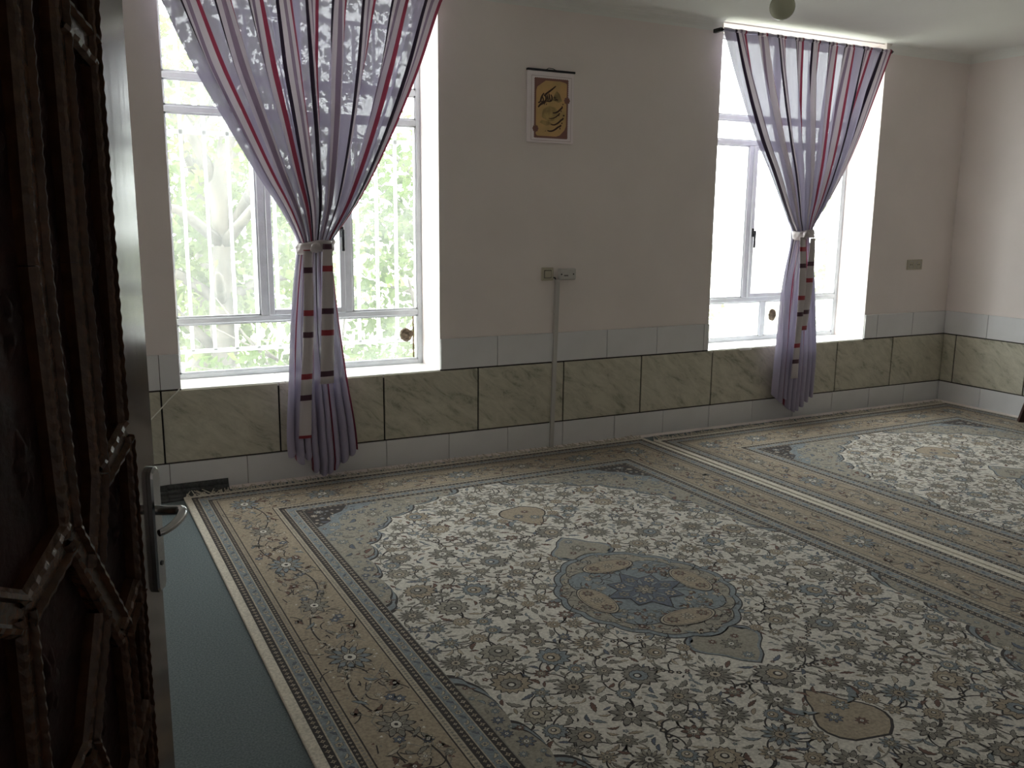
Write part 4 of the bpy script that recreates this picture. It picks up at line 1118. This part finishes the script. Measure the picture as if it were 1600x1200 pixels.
lp = [(hx, -.008, hz), (hx, -.030, hz), (hx, -.048, hz + .001), (hx - .004, -.058, hz + .002), (hx - .016, -.064, hz + .001), (hx - .036, -.066, hz - .003), (hx - .060, -.064, hz - .007), (hx - .082, -.058, hz - .010), (hx - .092, -.052, hz - .011)]
sm = []
for i in range(len(lp) - 1):
    p0_, p1_, p2_, p3_ = [Vector(lp[max(0, min(len(lp) - 1, i + q))]) for q in (-1, 0, 1, 2)]
    for q in range(4):
        t = q / 4; sm.append(.5 * ((2 * p1_) + (p2_ - p0_) * t + (2 * p0_ - 5 * p1_ + 4 * p2_ - p3_) * t * t + (-p0_ + 3 * p1_ - 3 * p2_ + p3_) * t**3))
sm.append(Vector(lp[-1]))
lv.tube(sm, [.0095] * 14 + [.0095 - .0035 * i / (len(sm) - 14) for i in range(len(sm) - 14)], 12); lv.build('lever', 'chrome', plate, smooth=True)
kh = MB(); kh.lathe([(0, -.0125), (.005, -.0125), (.005, -.010)], (-.018, 0, .80), 12, axis='y'); kh.build('keyhole', 'black_plastic', plate)

# ------------------------------------------------------------------ garden outside
m = MB(); m.box(-30, 50, WD + .02, 60, -.9, -.6)
tag(m.build('garden_ground', 'outside_ground'), 'pale earth ground of the garden outside', 'ground', kind='structure')
def tree(label, x, y, h, crown, nleaf, mat, seed, r0=.11, size=.11):
    rn = random.Random(seed); root = tag(empty('garden_tree', (x, y, -.6)), label, 'tree', 'trees outside the windows')
    m = MB(); pts = [(0, 0, 0)]; 
    for i in range(1, 8): pts.append((rn.uniform(-.06, .06) + .03 * i, rn.uniform(-.06, .06), h * i / 7))
    m.tube(pts, [r0 * (1 - .09 * i) for i in range(8)], 9); m.build('trunk', 'bark', root, smooth=True)
    tips = []
    for b in range(9):
        t = rn.uniform(.35, .95); i = int(t * 7); s = Vector(pts[i]); d = Vector((rn.uniform(-1, 1), rn.uniform(-1, 1), rn.uniform(.1, .9))).normalized()
        L = rn.uniform(.7, 1.5); m = MB(); e = s + d * L; mid_ = s.lerp(e, .5) + Vector((0, 0, .08))
        m.tube([s, mid_, e], [r0 * .4, r0 * .28, r0 * .12], 6); m.build('branch', 'bark', root, smooth=True); tips.append(e)
    m = MB()
    for c, rad in crown:
        n = int(nleaf * rad[3])
        for _ in range(n):
            while True:
                p = Vector((rn.uniform(-1, 1), rn.uniform(-1, 1), rn.uniform(-1, 1)))
                if .25 < p.length < 1: break
            p = Vector(c) + Vector((p.x * rad[0], p.y * rad[1], p.z * rad[2]))
            L = size * rn.uniform(.6, 1.3); w = L * rn.uniform(.28, .40)
            d = Vector((rn.uniform(-1, 1), rn.uniform(-1, 1), rn.uniform(-1.2, .3))).normalized(); s = d.cross(Vector((rn.uniform(-1, 1), rn.uniform(-1, 1), rn.uniform(-1, 1)))).normalized(); u = d.cross(s)
            b = len(m.v)
            m.v += [tuple(p), tuple(p + d * L * .45 + s * w + u * w * .25), tuple(p + d * L), tuple(p + d * L * .45 - s * w + u * w * .25), tuple(p + d * L * .5)]
            m.f += [(b, b + 1, b + 4), (b + 1, b + 2, b + 4), (b + 2, b + 3, b + 4), (b + 3, b, b + 4)]; m.m += [0] * 4
    o = m.build('foliage', mat, root); o['kind'] = 'stuff'
tree('pale-trunked leafy tree straight outside the window nearer the door', .62, 2.6, 3.2, [((0, .4, 2.9), (1.1, .8, .9, 1.0)), ((-.3, .3, 1.5), (.8, .6, .8, .8)), ((.45, .5, 1.7), (.65, .6, .9, .8))], 900, 'leaf_pale', 1, .13)
tree('bright green bushy tree behind the right half of the window nearer the door', 2.75, 3.5, 2.6, [((0, 0, 1.3), (.95, .7, 1.1, 1.5)), ((.2, .1, 2.4), (.9, .7, .8, .9))], 900, 'leaf_green', 2, .08)
tree('tall spreading tree behind the pale-trunked one', .9, 5.6, 4.2, [((0, 0, 3.2), (2.0, 1.2, 1.4, 1.6)), ((.5, 0, 1.6), (2.2, 1.0, 1.0, 1.4)), ((1.6, 0, 4.2), (1.6, 1.0, .8, 1.0))], 900, 'leaf_pale', 3, .12, .14)
tree('low green shrub under the window nearer the door', 1.2, 1.7, .7, [((0, .1, .75), (1.3, .5, .42, 1.4))], 900, 'leaf_green', 4, .04, .09)
tree('leafy tree to the right of the window by the room corner', 10.6, 4.2, 3.0, [((0, 0, 2.4), (1.7, 1.2, 1.5, 2.0)), ((-.2, 0, .9), (1.6, 1.0, .9, 1.2))], 900, 'leaf_pale', 5, .12, .13)
tree('low distant shrub seen through the window by the room corner', 7.6, 6.5, .8, [((0, 0, .7), (1.6, .6, .42, 1.4))], 500, 'leaf_pale', 6, .04, .10)
